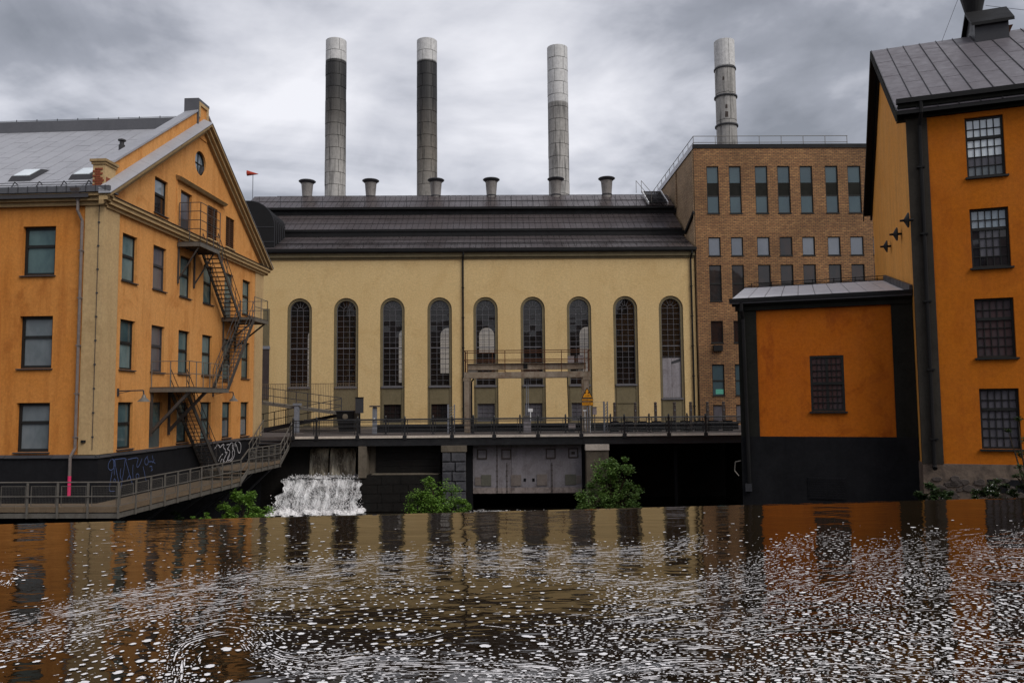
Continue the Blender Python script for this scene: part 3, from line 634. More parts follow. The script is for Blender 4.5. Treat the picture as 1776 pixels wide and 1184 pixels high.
vp_ = A.hit(214, 262, -4.2); m = MB(); b0 = Lr(-1.75, 4.3); m.lathe((b0[0], b0[1], b0[2] - 0.1), [(0.14, 0), (0.14, 0.62), (0.10, 0.66), (0.10, 0.80), (0.18, 0.82), (0.18, 0.88), (0.0, 0.95)], 12); m.build('vent_pipe', M_DKM2, roofL)
# rainwater pipe
m = MB(); pu = -0.98
m.hexa([A.p(pu - .10, 11.15, 0.30), A.p(pu + .10, 11.15, 0.30), A.p(pu + .10, 11.15, 0.14), A.p(pu - .10, 11.15, 0.14), A.p(pu - .2, 11.6, 0.58), A.p(pu + .2, 11.6, 0.58), A.p(pu + .2, 11.6, 0.3), A.p(pu - .2, 11.6, 0.3)])
m.tube([A.p(pu, 11.2, 0.28), A.p(pu, 10.7, 0.28), A.p(pu + 0.12, 10.3, 0.13), A.p(pu + 0.12, 0.75, 0.13), A.p(pu + 0.0, 0.42, 0.25), A.p(pu + 0.0, -0.35, 0.25)], 0.062, 8)
for z in (9.0, 7.0, 5.0, 3.0, 1.2): m.fb(A, pu + 0.04, pu + 0.20, z, z + 0.05, 0.003, 0.20)
dpz = m.build('rainwater_pipe', M_PIPE, LT)
m = MB(); m.rod(A.p(pu, -0.35, 0.25), A.p(pu, -1.15, 0.25), 0.066, 8); m.build('painted_pipe_end', M_PNK, dpz)
m = MB(); m.lathe(A.p(-0.55, 0, 0.07)[:2] + (1.0,), [(0.0, 0), (0.10, 0), (0.10, .1), (0, .1)], 10); m.build('wall_vent', M_DKM, LT)
# graffiti, flat paint on the plinth
def strokes(F, lines, mat, n, w, name='graffiti'):
    for ln in lines:
        m = MB()
        q = [F.hit(x, y, n) for x, y in ln]
        # smooth
        for _ in range(2):
            r_ = [q[0]]
            for a, b in zip(q[:-1], q[1:]): r_ += [lerp(a, b, .25), lerp(a, b, .75)]
            q = r_ + [q[-1]]
        for a, b in zip(q[:-1], q[1:]):
            dx, dz = b[0]-a[0], b[1]-a[1]; l = math.hypot(dx, dz)
            if l < 1e-5: continue
            px, pz = -dz/l*w, dx/l*w
            m.quad(F.p(a[0]-px, a[1]-pz, n), F.p(b[0]-px, b[1]-pz, n), F.p(b[0]+px, b[1]+pz, n), F.p(a[0]+px, a[1]+pz, n))
        m.build(name, mat, LT)
M_GB = flat('blue_spray_paint', (0.075, 0.11, 0.24), 0.6); M_GWT = flat('white_spray_paint', (0.55, 0.53, 0.55), 0.6)
Z6 = lambda pts: [(150 + x/6.124, 740 + y/6.124) for x, y in pts]
strokes(G, [Z6(p) for p in (
    [(262, 345), (235, 380), (228, 430), (250, 462), (285, 450), (300, 400), (298, 350), (270, 340)], [(285, 345), (292, 420), (296, 510)], [(300, 345), (312, 440), (345, 600), (352, 650)],
    [(300, 345), (360, 338), (410, 330), (425, 350)], [(272, 470), (255, 580), (235, 685), (300, 680)], [(290, 590), (292, 545), (310, 560), (305, 595)],
    [(410, 350), (400, 440), (380, 560), (365, 660)], [(415, 350), (440, 440), (465, 540), (490, 610)], [(365, 440), (355, 510), (372, 560)], [(430, 560), (460, 500), (475, 560)], [(495, 400), (490, 470), (495, 550)],
    [(440, 345), (500, 330), (545, 325), (548, 350), (530, 410), (545, 435), (575, 380), (590, 335)], [(525, 510), (545, 490), (562, 520), (548, 550), (528, 545), (525, 510)], [(600, 420), (615, 480), (632, 570)],
    [(650, 310), (618, 345), (620, 395), (648, 405), (660, 360), (640, 315)], [(655, 370), (700, 365), (730, 385)], [(700, 300), (705, 345)], [(670, 420), (700, 415), (690, 440), (705, 455), (685, 465)], [(720, 345), (700, 380)])], M_GB, 0.106, 0.016)
strokes(G, [Z6(p) for p in (
    [(1355, 235), (1390, 200), (1380, 180), (1410, 195), (1418, 225), (1440, 190), (1465, 180), (1450, 220), (1480, 240), (1470, 280), (1500, 260), (1480, 300), (1445, 375), (1475, 385), (1510, 330), (1520, 290)],
    [(1490, 190), (1520, 180), (1510, 220), (1490, 235), (1525, 250), (1520, 290), (1495, 330), (1500, 360), (1530, 350), (1555, 310), (1545, 270), (1560, 240), (1545, 215), (1560, 175), (1545, 160), (1520, 190)],
    [(1555, 170), (1560, 230), (1575, 260), (1570, 310), (1545, 355), (1520, 370)], [(1580, 210), (1575, 170), (1600, 150), (1635, 165), (1643, 220), (1630, 280), (1610, 270), (1600, 210), (1585, 180)],
    [(1400, 360), (1430, 300), (1450, 285)], [(1420, 380), (1440, 330), (1465, 370)])], M_GWT, 0.106, 0.022)
# goose-neck wall lamps
for lx, ly in ((204, 678), (369, 681)):
    t_, z_ = G.hit(lx, ly, 0.0); n_ = 1.15
    m = MB(); m.tube([G.p(t_, z_, 0.0), G.p(t_, z_ + 0.02, n_), G.p(t_, z_ - 0.22, n_ + 0.03)], 0.03, 6); m.rod(G.p(t_, z_ - .12, 0), G.p(t_, z_, 0.6), 0.014, 5); m.fb(G, t_ - .06, t_ + .06, z_ - .22, z_ + .12, 0.0, 0.04)
    lp = thing('wall_lamp', 'goose neck lamp with conical shade %s' % ('left of the lower landing' if lx < 300 else 'under the right end of the lower landing'), 'lamp', G.p(t_, z_, 0.0), 'goose neck lamps on the gable')
    m.build('arm', M_DKM2, lp)
    m = MB(); q = G.p(t_, z_ - 0.22, n_ + 0.03); m.lathe(q, [(0.05, 0.06), (0.07, 0.0), (0.10, -0.08), (0.28, -0.25), (0.27, -0.25), (0.09, -0.10), (0, -0.06)], 16); m.build('lamp_shade', M_STL, lp)

# ================================================================== FIRE ESCAPE
FE = thing('fire_escape', 'grey steel zigzag fire escape with three landings on the orange gable', 'fire escape', G.p(9.0, -1.4, 0.0))
def landing(t0, t1, n1, z, legs, rails, h, open_sides=()):
    m = MB()
    m.fb(G, t0, t1, z - 0.05, z, 0.03, n1)
    d = m.build('landing', M_STE, FE)
    m = MB(); m.fb(G, t0, t1, z - 0.24, z - 0.052, n1 - 0.06, n1); m.fb(G, t0, t0 + .06, z - 0.24, z - 0.052, 0.03, n1 - 0.061); m.fb(G, t1 - .06, t1, z - 0.24, z - 0.052, 0.03, n1 - 0.061)
    k = 5
    for i in range(1, k): m.fb(G, t0 + (t1-t0)*i/k - .03, t0 + (t1-t0)*i/k + .03, z - 0.2, z - 0.052, 0.03, n1 - 0.061)
    m.build('edge_beam', M_STL, d)
    return d
def railing(parent, path, z, h, levels, npost, r=0.022, mat=None, name='railing'):
    """path of (t, n) corner points at height z"""
    m = MB()
    for lv in levels: m.tube([G.p(t, zz + lv, n) for (t, n), zz in zip(path, z)], r*0.9, 6)
    for (a, za), (b, zb), k in zip(zip(path[:-1], z[:-1]), zip(path[1:], z[1:]), npost):
        for i in range(k + 1):
            q = lerp(a, b, i/k); zz = za + (zb - za)*i/k
            m.rod(G.p(q[0], zz - 0.02, q[1]), G.p(q[0], zz + h, q[1]), r, 6)
    return m.build(name, mat or M_STL, parent)
def flight(t0, z0, t1, z1, n0, n1, nst, rail_h=1.0):
    m = MB(); 
    for n_ in (n0, n1): m.beam(G.p(t0, z0 - 0.06, n_), G.p(t1, z1 - 0.06, n_), 0.05, 0.22)
    fl = m.build('stair_flight', M_STE, FE)
    for i in range(nst):
        q = (i + 0.5)/nst; t = t0 + (t1 - t0)*q; z = z0 + (z1 - z0)*q; m = MB(); m.fb(G, t - 0.12, t + 0.12, z - 0.03, z, min(n0, n1) + 0.027, max(n0, n1) - 0.027); m.build('step', M_STE, fl)
    m = MB()
    for n_ in (n0, n1):
        for h in (rail_h, rail_h*0.5): m.rod(G.p(t0, z0 + h, n_), G.p(t1, z1 + h, n_), 0.02, 6)
        for i in range(6):
            q = i/5; t = t0 + (t1-t0)*q; z = z0 + (z1-z0)*q; m.rod(G.p(t, z, n_), G.p(t, z + rail_h, n_), 0.018, 6)
    m.build('handrail', M_STE, fl)
    return fl
Z1, Z2, Z3 = 10.72, 7.48, 3.36
p1 = landing(6.5, 8.85, 1.2, Z1, None, None, 2.0)
railing(p1, [(6.5, 0.1), (6.5, 1.2), (8.85, 1.2)], [Z1]*3, 2.0, (0.65, 1.1, 1.55, 2.0), (2, 3), mat=M_STE)
p2 = landing(12.0, 14.15, 1.93, Z2, None, None, 1.1)
railing(p2, [(12.05, 1.9), (14.1, 1.9), (14.1, 0.1)], [Z2]*3, 1.15, (0.6, 1.15), (2, 2))
p3 = landing(4.13, 8.62, 1.93, Z3, None, None, 1.1)
railing(p3, [(4.13, 0.1), (4.13, 1.9), (8.6, 1.9)], [Z3]*3, 1.2, (0.62, 1.2), (2, 6))
flight(8.95, Z1 - 0.05, 12.05, Z2, 0.22, 1.05, 15)
flight(12.05, Z2 - 0.05, 8.55, Z3, 1.1, 1.9, 19)
flight(5.75, Z3 - 0.1, 10.15, -1.42, 0.22, 1.02, 23)
for t in (6.62, 8.4): m = MB(); m.beam(G.p(t, Z1 - 0.24, 1.1), G.p(t, Z1 - 1.9, 0.06), 0.06); m.beam(G.p(t, Z1 - 0.1, 0.05), G.p(t, Z1 - 2.1, 0.05), 0.08); m.build('bracket', M_STE, FE)
for t in (12.2, 13.9): m = MB(); m.beam(G.p(t, Z2 - 0.24, 1.8), G.p(t, Z2 - 1.6, 0.06), 0.08); m.beam(G.p(t, Z2 - 0.1, 0.05), G.p(t, Z2 - 1.9, 0.05), 0.08); m.build('bracket', M_STE, FE)
for t in (4.3, 6.0): m = MB(); m.beam(G.p(t, Z3 - 0.24, 1.85), G.p(t, Z3 - 2.1, 0.06), 0.13); m.beam(G.p(t, Z3 - 0.1, 0.05), G.p(t, Z3 - 2.3, 0.05), 0.10); m.build('bracket', M_STE, FE)

# ================================================================== BOARDWALK
NW = 2.25; ZD = -1.48
BW = thing('boardwalk', 'raised timber boardwalk with metal railings along the black plinth of the mill', 'walkway', A.p(-6.0, ZD, 1.2))
CR = NW            # corner offset, the walk turns round the corner of the mill
def walk_deck(F, a, b, z, name):
    m = MB(); m.fb(F, a, b, z - 0.06, z, 0.12, NW - 0.05); d = m.build(name, M_WOOD, BW)
    return d
d1 = walk_deck(A, AL, 0.1, ZD, 'deck')
m = MB(); m.hexa([A.p(0.1, ZD-.06, NW-.05), A.p(CR-.05, ZD-.06, NW-.05), A.p(CR-.05, ZD-.06, -0.0), A.p(0.1, ZD-.06, 0.0), A.p(0.1, ZD, NW-.05), A.p(CR-.05, ZD, NW-.05), A.p(CR-.05, ZD, 0.0), A.p(0.1, ZD, 0.0)]); m.build('deck', M_WOOD, BW)
d2 = walk_deck(G, 0.0, 9.6, ZD, 'deck'); ZD2 = -0.98
d3 = walk_deck(G, 10.55, 15.6, ZD2, 'deck')
# edge boards, two planks high, each board a piece
def edge(F, a, b, z, step):
    n_ = max(1, round((b-a)/step))
    for k in range(n_):
        t0 = a + (b-a)*k/n_; t1 = a + (b-a)*(k+1)/n_ - 0.012
        m = MB(); m.fb(F, t0, t1, z - 0.07 + random.uniform(-.006, .006), z + 0.13, NW - 0.045, NW); m.build('edge_board', M_WOOD, BW)
    m = MB(); m.fb(F, a, b, z - 0.30, z - 0.11, NW - 0.12, NW - 0.03); m.build('edge_beam', M_STL, BW)
edge(A, AL, CR, ZD, 1.35); edge(G, -CR, 9.55, ZD, 1.35); edge(G, 10.55, 15.6, ZD2, 1.25)
def wrail(F, a, b, z, step, h=1.07, mesh=True, ends=(True, True)):
    n_ = max(1, round((b-a)/step))
    for k in range(n_ + 1):
        if (k == 0 and not ends[0]) or (k == n_ and not ends[1]): continue
        t = a + (b-a)*k/n_; m = MB(); m.fb(F, t - .035, t + .035, z - 0.30, z + h - 0.02, NW + 0.003, NW + 0.055); m.build('post', M_STL, BW)
        if k == n_ or not mesh: pass
    for k in range(n_):
        t0 = a + (b-a)*k/n_; t1 = a + (b-a)*(k+1)/n_
        m = MB(); x0, x1 = t0 + 0.10, t1 - 0.10; z0, z1 = z + 0.16, z + h - 0.14
        for q in ((x0, x0 + .025, z0, z1), (x1 - .025, x1, z0, z1), (x0 + .025, x1 - .025, z0, z0 + .025), (x0 + .025, x1 - .025, z1 - .025, z1)): m.fb(F, *q, NW - 0.03, NW - 0.01)
        for i in range(1, 17): u = x0 + (x1-x0)*i/17; m.fb(F, u - .0018, u + .0018, z0 + .025, z1 - .025, NW - 0.021, NW - 0.018)
        for i in range(1, 11): v = z0 + (z1-z0)*i/11; m.fb(F, x0 + .025, x1 - .025, v - .0018, v + .0018, NW - 0.0175, NW - 0.015)
        m.build('mesh_panel', M_STL, BW)
    m = MB(); m.rod(F.p(a, z + h, NW + .02), F.p(b, z + h, NW + .02), 0.026, 8); m.build('top_rail', M_STL, BW)
    m = MB(); m.rod(F.p(a, z + h*0.5, NW + .08), F.p(b, z + h*0.5, NW + .08), 0.020, 8); m.build('mid_rail', M_STL, BW)
wrail(A, AL, CR, ZD, 1.2, ends=(True, True)); wrail(G, -CR + 0.02, 9.5, ZD, 1.12, ends=(False, True)); wrail(G, 10.6, 15.6, ZD2, 1.05)
# short flight up to the second deck and the flight up to the yard
m = MB(); m.beam(G.p(9.55, ZD + 1.07, NW + .02), G.p(10.6, ZD2 + 1.07, NW + .02), 0.05); m.beam(G.p(9.55, ZD + 0.53, NW + .05), G.p(10.6, ZD2 + 0.53, NW + .05), 0.04); m.beam(G.p(9.55, ZD - 0.1, NW), G.p(10.6, ZD2 - 0.1, NW), 0.05, 0.24); m.build('stair_rail', M_STL, BW)
for i in range(3): m = MB(); m.fb(G, 9.6 + i*0.32, 9.95 + i*0.32, ZD + 0.12 + i*0.16, ZD + 0.166 + i*0.16, 0.15, NW - .06); m.build('step', M_WOOD, BW)
for i in range(8):
    m = MB(); zz = ZD2 + 0.175*(i + 1); m.fb(G, 15.6 + i*0.30, 15.94 + i*0.30, zz - 0.05, zz, 0.15, NW - .06); m.build('step', M_DKM2, BW)
for nn_ in (NW + .02, 0.3):
    m = MB(); m.beam(G.p(15.6, ZD2 + 1.07, nn_), G.p(18.0, 0.45 + 1.05, nn_), 0.05); m.beam(G.p(15.6, ZD2 + .53, nn_), G.p(18.0, 0.45 + .53, nn_), 0.04); m.beam(G.p(15.6, ZD2 - 0.08, nn_), G.p(18.0, 0.45 - .1, nn_), 0.05, 0.24)
    for i in range(5): t = 15.7 + i*0.56; zz = ZD2 + (t - 15.6)*0.596; m.rod(G.p(t, zz - .05, nn_), G.p(t, zz + 1.05, nn_), 0.02, 6)
    m.build('stair_rail', M_STL, BW)
m = MB()
for t in (-1.5, 2.0, 5.5, 9.0, 11.5, 14.5): m = MB(); m.beam(G.p(t, ZD - 0.3 if t < 10 else ZD2 - 0.3, NW - 0.15), G.p(t, -3.2, 0.1), 0.10); m.build('support_strut', M_DKM2, BW)
for u in (-1.0, -4.5, -8.0): m = MB(); m.beam(A.p(u, ZD - 0.3, NW - .15), A.p(u, -3.2, 0.1), 0.10); m.build('support_strut', M_DKM2, BW)

# ================================================================== POWER STATION HALL
HM = Face(at_depth(888, 740, 66), 1.0)
HU0, HU1, HB, HE = -24.0, 15.45, 0.42, 14.55
HT = thing('power_station_hall', 'long yellow power station hall with nine tall arched windows and stepped brown roof', 'building', HM.p(-4, HB, 0))
wc = [-17.54, -13.69, -9.86, -5.94, -2.12, 1.81, 5.68, 9.55, 13.38]
WI, WO = 0.80, 1.02; ZS, ZA = 3.90, 10.24
def arch(c, hw, z0, zsp, k=14): return [(c - hw, z0), (c + hw, z0)] + [(c + hw*math.cos(t), zsp + hw*math.sin(t)) for t in np.linspace(0, math.pi, k)]
holes = [arch(c, WO, HB + 0.001, ZA) for c in wc]
m = MB(); m.wall(HM, rect(HU0, HU1, HB, HE), holes, 0.12); 
m.quad(HM.p(HU1, HB, 0), HM.p(HU1, HE, 0), HM.p(HU1, HE, -20), HM.p(HU1, HB, -20)); m.quad(HM.p(HU0, HB, 0), HM.p(HU0, HE, 0), HM.p(HU0, HE, -20), HM.p(HU0, HB, -20))
m.build('front_wall', M_YEL, HT)
m = MB()
for n1, z0, z1 in ((0.10, 14.45, 14.62), (0.26, 14.62, 14.98)): m.fb(HM, HU0, HU1, z0, z1, 0.002, n1)
m.build('cornice', M_OLV, HT)
def hall_window(c, k):
    solid = k == 8
    zsill = 2.72 if solid else ZS
    # recessed surround, panel below the window, ground-floor light
    m = MB(); nS = -0.10
    hs = [arch(c, WI, zsill, ZA)]
    low = k not in (7, 8) and k > 1
    gz0, gz1 = 0.95, 2.40
    if low: hs.append(rect(c - 0.72, c + 0.72, gz0, gz1))
    m.poly(HM, [arch(c, WO, HB + .001, ZA)] + hs, nS)
    for h in hs: m.rim(HM, h, nS, -0.34)
    sr = m.build('window_surround', M_OLV, HT)
    m = MB(); m.fb(HM, c - WI - .04, c - WI + 0.0, HB, zsill - 0.12, nS + .002, nS + 0.05); m.fb(HM, c + WI, c + WI + .04, HB, zsill - .12, nS + .002, nS + 0.05)
    if k == 7: m.fb(HM, c - WI, c + WI, 2.32, 2.40, nS + .002, nS + .06)
    m.build('panel_edge', M_OLV, sr)
    # glazing: bars over individually tilted panes
    nG = -0.30; bars = MB(); ztop = ZA
    win = MB(); win.rim(HM, arch(c, WI - .001, zsill, ZA), -0.24, -0.33); win.poly(HM, [arch(c, WI, zsill, ZA), arch(c, WI - 0.05, zsill + .05, ZA)], -0.24)
    wd = win.build('window', M_FRG, HT)
    rows = 14; ph = (ZA - ZS)/rows; pw = 2*(WI - .05)/3
    z_lo = 6.05 if solid else ZS
    panes = MB()
    for r in range(rows):
        for q in range(3):
            zb = ZS + r*ph
            if zb + ph*0.5 < z_lo: continue
            u0 = c - WI + .05 + q*pw; e = random.uniform(-.011, .011); h = random.uniform(-.011, .011)
            panes.quad(HM.p(u0, zb, nG), HM.p(u0 + pw, zb, nG + e*pw), HM.p(u0 + pw, zb + ph, nG + e*pw + h*ph), HM.p(u0, zb + ph, nG + h*ph))
    panes.poly(HM, [[(c + (WI-.05)*math.cos(t), ZA + (WI-.05)*math.sin(t)) for t in np.linspace(0, math.pi, 14)]], nG)
    po = panes.build('pane', G_HALL, wd); po['kind'] = 'stuff'
    for r in range(rows + 1):
        z = ZS + r*ph
        if z < z_lo - 0.1: continue
        w_ = 0.045 if r in (0, 7) else 0.014
        bars.fb(HM, c - WI + .05, c + WI - .05, z - w_, z + w_, nG + .015, nG + .05)
    for q in (1, 2): bars.fb(HM, c - WI + .05 + q*pw - .014, c - WI + .05 + q*pw + .014, z_lo, ZA, nG + .013, nG + .048)
    for t in (math.pi*0.18, math.pi*0.36, math.pi*0.5, math.pi*0.64, math.pi*0.82): bars.beam(HM.p(c + .26*math.cos(t), ZA + .26*math.sin(t), nG + .03), HM.p(c + .74*math.cos(t), ZA + .74*math.sin(t), nG + .03), 0.026)
    aa = [HM.p(c + .26*math.cos(t), ZA + .26*math.sin(t), nG + .03) for t in np.linspace(0, math.pi, 9)]
    for a, b in zip(aa[:-1], aa[1:]): bars.beam(a, b, 0.026)
    bars.build('glazing_bars', M_FRG, wd)
    m = MB(); m.fb(HM, c - WI - 0.10, c + WI + 0.10, zsill - 0.14, zsill - 0.003, -0.28, 0.02); m.build('sill', M_FRG, wd)
    if solid:
        m = MB(); m.fb(HM, c - WI + .05, c - .01, zsill, z_lo, -0.30, -0.24); m.fb(HM, c + .01, c + WI - .05, zsill, z_lo, -0.30, -0.24); m.fb(HM, c - WI + .05, c + WI - .05, 4.55, 4.58, -.239, -.23); m.build('lower_shutter', M_GATE, wd)
        m = MB(); m.hexa([HM.p(c, 5.55, -.22), HM.p(c + .72, 5.75, -.22), HM.p(c + .72, 5.75, -.26), HM.p(c, 5.55, -.26), HM.p(c, 5.75, -.22), HM.p(c + .72, 6.0, -.22), HM.p(c + .72, 6.0, -.26), HM.p(c, 5.75, -.26)]); m.build('flap', M_DKM2, wd)
    if low:
        m = MB(); n0, n1 = -0.30, -0.22
        for q in (rect(c - .72, c - .66, gz0, gz1), rect(c + .66, c + .72, gz0, gz1)): m.fb(HM, q[0][0], q[1][0], gz0, gz1, n0, n1)
        m.fb(HM, c - .66, c + .66, gz1 - .06, gz1, n0, n1); m.fb(HM, c - .66, c + .66, gz0, gz0 + .06, n0, n1)
        for q in (-.22, .22): m.fb(HM, c + q - .015, c + q + .015, gz0 + .06, gz1 - .06, n0, n1 - .02)
        for q in (1, 2, 3): z = gz0 + (gz1-gz0)*q/4; m.fb(HM, c - .66, c + .66, z - .015, z + .015, n0 + .01, n1 - .022)
        gw = m.build('ground_window', M_FRG if k > 3 else M_FRM, HT)
        pane_quad(HM, c - .66, c + .66, gz0 + .06, gz1 - .06, -0.29, G_DARK if k in (2, 3) else G_LILAC, gw)
for k, c in enumerate(wc): hall_window(c, k)
# half-hidden tenth window at the left, above the brown doorway
m = MB(); m.fb(HM, -21.9, -20.0, HB, 10.4, 0.003, 0.03); m.build('window_surround', M_OLV, HT)
m = MB(); m.fb(HM, -21.6, -19.98, 2.95, 7.05, 0.033, 0.09); dd = m.build('doorway', surf('brown_door', (0.055, 0.042, 0.040), scale=1.5, rough=0.6), HT)
m = MB(); m.fb(HM, -21.65, -19.93, 7.052, 7.3, 0.033, 0.14); m.build('door_lintel', M_PLAS, dd); m = MB(); m.fb(HM, -20.75, -20.55, 6.0, 6.4, 0.092, 0.25); m.build('door_light', M_DKM, dd)
# rear wall with its own arched openings: daylight glimpsed through the front panes
HD = 18.0
m = MB(); rx = [-24.0 + 4 - 0.0]
ropen = [arch(u, .80, 2.6 if k < 3 else 5.6, 9.6) for k, u in enumerate((-20.4, -15.3, -10.8, -6.4, -2.3, 8.35))]
m.wall(HM, rect(HU0, HU1, HB, HE), ropen, 0.3, -HD); m.build('rear_wall', M_STN, HT)
m = MB()
for lp in ropen:
    c_ = (lp[0][0] + lp[1][0])/2; z0_ = lp[0][1]
    for q in (-.27, .27): m.fb(HM, c_ + q - .02, c_ + q + .02, z0_, 10.2, -HD - .12, -HD - .08)
    for q in range(1, 16):
        if z0_ + q*.5 < 10.1: m.fb(HM, c_ - .79, c_ + .79, z0_ + q*.5 - .015, z0_ + q*.5 + .015, -HD - .13, -HD - .09)
m.build('rear_glazing_bars', M_FRM, HT)
for lp in ropen:
    m = MB(); m.poly(HM, [lp], -HD - .15); m.build('rear_pane', G_REAR, HT)
m = MB(); m.fb(HM, HU0 + .1, HU1 - .1, HB - .02, HB + .02, -HD + .1, -.4); m.fb(HM, HU0 + .1, HU1 - .1, 13.4, 13.6, -HD + .1, -.4); m.build('interior_floor', M_STN, HT)
for u, n_ in ((-12, -8), (-3.2, -9), (3.5, -7), (11.0, -10)):
    m = MB(); m.fb(HM, u, u + 2.4, HB + .03, 4.4 + (u % 3), n_ - 3, n_); m.build('machine', M_STN, HT)
# plinth strip
m = MB(); m.fb(HM, HU0, HU1, HB, 0.62, 0.04, 0.09); m.build('plinth', M_CON, HT)
# rainwater pipes
for u in (-3.98, 15.13):
    m = MB(); m.tube([HM.p(u + .05, 15.1, 0.42), HM.p(u + .05, 14.75, 0.42), HM.p(u, 14.35, 0.12), HM.p(u, HB, 0.12)], 0.075, 8)
    for z in (12, 9.5, 7, 4.5, 2): m.fb(HM, u - .11, u + .11, z, z + .06, 0.0, 0.2)
    m.build('rainwater_pipe', M_DKM, HT)
# roof in three tiers with dark clerestory bands between
def Hp(u, dpt, z): return HM.p(u, z, -dpt)
T = [((-0.45, 15.28), (3.7, 17.15)), ((3.5, 17.75), (6.75, 19.85)), ((6.25, 20.42), (9.4, 22.3))]
RU0 = HU0 - 0.3; RU1_ = HU1 - 0.1
for k, ((d0, z0), (d1, z1)) in enumerate(T):
    ra = RU1_ - (0.0)
    m = MB(); m.hexa([Hp(RU0, d0, z0 - .16), Hp(ra, d0, z0 - .16), Hp(ra, d1, z1 - .16), Hp(RU0, d1, z1 - .16), Hp(RU0, d0, z0), Hp(ra, d0, z0), Hp(ra, d1, z1), Hp(RU0, d1, z1)])
    rf = m.build('roof_tier', M_DKM, HT)
    nu = 76; du = (ra - RU0)/nu
    P0 = np.array(Hp(RU0, d0 + .03, z0 + .02)); D = np.array(Hp(RU0 + du, d0, z0)) - np.array(Hp(RU0, d0, z0)); V = np.array(Hp(RU0, d1, z1)) - np.array(Hp(RU0, d0 + .03, z0 + .02))
    panel_slope(P0, D, V, nu, 1, rf, M_RFM, gap=0.03, th=0.02, jitter=0.006)
    m = MB()
    for q in ((0.36, 0.70) if k < 2 else (0.5,)): a = Hp(RU0, d0 + (d1-d0)*q, z0 + (z1-z0)*q + .065); b = Hp(ra, d0 + (d1-d0)*q, z0 + (z1-z0)*q + .065); m.beam(a, b, 0.03, 0.02)
    m.build('cross_seam', M_DKM, rf)
m = MB(); m.hexa([Hp(RU0, 9.4, 22.14), Hp(RU1_, 9.4, 22.14), Hp(RU1_, 18.6, 14.5), Hp(RU0, 18.6, 14.5), Hp(RU0, 9.4, 22.3), Hp(RU1_, 9.4, 22.3), Hp(RU1_, 18.6, 14.66), Hp(RU0, 18.6, 14.66)]); m.build('rear_roof', M_RFM, HT)
for (d, z0, z1) in ((3.6, 17.0, 17.7), (6.6, 19.7, 20.4)):
    m = MB(); m.fb(HM, RU0, RU1_, z0, z1, -d - 0.2, -d + 0.0); cl = m.build('clerestory', M_DKM, HT)
    for q in range(9): m = MB(); u = RU0 + 2 + q*4.3; m.fb(HM, u, u + 4.2, z0 + .18, z1 - .1, -d + .003, -d + .012); m.build('clerestory_pane', M_DKM, cl)
m = MB(); m.fb(HM, HU0, HU1 + .1, 14.982, 15.06, 0.0, 0.50); m.fb(HM, HU0, HU1 + .12, 15.06, 15.28, 0.40, 0.56); m.build('gutter', M_DKM, HT)
m = MB()
for h_ in (0.16, 0.30): m.rod(Hp(RU0, 0.25, 15.6 + h_), Hp(RU1_ - .3, 0.25, 15.6 + h_), 0.022, 5)
for q in range(30): u = RU1_ - .8 - q*1.28; m.beam(Hp(u, 0.25, 15.58), Hp(u, 0.25, 15.94), 0.03, 0.05)
m.build('snow_guard', M_DKM, HT)
m = MB(); z0 = 20.45
for h_ in (0.55, 1.1): m.rod(Hp(RU0 + 3, 6.35, z0 + h_), Hp(RU1_ - 1.6, 6.35, z0 + h_), 0.02, 5)
for q in range(20): u = RU1_ - 1.6 - q*1.93; m.rod(Hp(u, 6.35, z0 - .05), Hp(u, 6.35, z0 + 1.1), 0.022, 5)
m.build('roof_railing', M_DKM2, HT)
# barrel-roofed stair tower at the left end of the roof
bc = -21.9; br = 2.15; zsp = 17.35
m = MB(); pr = [(bc - br, 14.7), (bc + br, 14.7)] + [(bc + br*math.cos(t), zsp + br*math.sin(t)) for t in np.linspace(0, math.pi, 18)]
m.poly(HM, [pr], 0.0); m.poly(HM, [pr], -7.5, True); m.rim(HM, pr, -7.5, 0.0); bt = m.build('barrel_dormer', M_DKM, HT)
m = MB()
for q in range(9):
    n_ = -0.1 - q*0.62; pp = [HM.p(bc + (br+.03)*math.cos(t), zsp + (br+.03)*math.sin(t), n_) for t in np.linspace(0, math.pi, 14)]; pp = [HM.p(bc + br + .03, 14.9, n_)] + pp
    for a, b in zip(pp[:-1], pp[1:]): m.beam(a, b, 0.05, 0.05)
m.build('standing_seam', M_DKM2, bt)
m = MB(); m.fb(HM, bc - br, bc + br, 16.0, 16.06, 0.003, .04); m.fb(HM, bc - br, bc + br, 17.25, 17.30, 0.003, .03); m.build('front_seam', M_DKM2, bt)
# ventilators on the ridge
def ventilator(x, y, z, label):
    v = thing('roof_ventilator', label, 'ventilator', (x, y, z), 'flared ventilators along the hall ridge')
    m = MB(); m.lathe((x, y, z), [(0.44, -0.4), (0.45, 0.0), (0.47, 0.25), (0.56, 1.35), (0.60, 1.45)], 20); m.build('funnel', VENTM, v, smooth=True)
    m = MB(); m.lathe((x, y, z), [(0.60, 1.40), (0.68, 1.50), (0.80, 1.58), (0.82, 1.64), (0.74, 1.70), (0.5, 1.72), (0.0, 1.73)], 24); m.build('rim_cap', M_DKM2, v, smooth=True)
    m = MB(); m.lathe((x, y, z), [(0.46, 0.02), (0.50, 0.03), (0.50, 0.10), (0.46, 0.11)], 20); m.build('collar', M_DKM2, v)
    return v
VENTM = surf('galvanised_funnel', (0.27, 0.25, 0.235), dark=(0.06, 0.045, 0.04), rough=0.5, metal=0.2, scale=1.6, streak=0.7, bump=0.08, amount=0.6)
vx = [-19.6, -13.48, -7.19, -1.85, 4.37, 9.27]
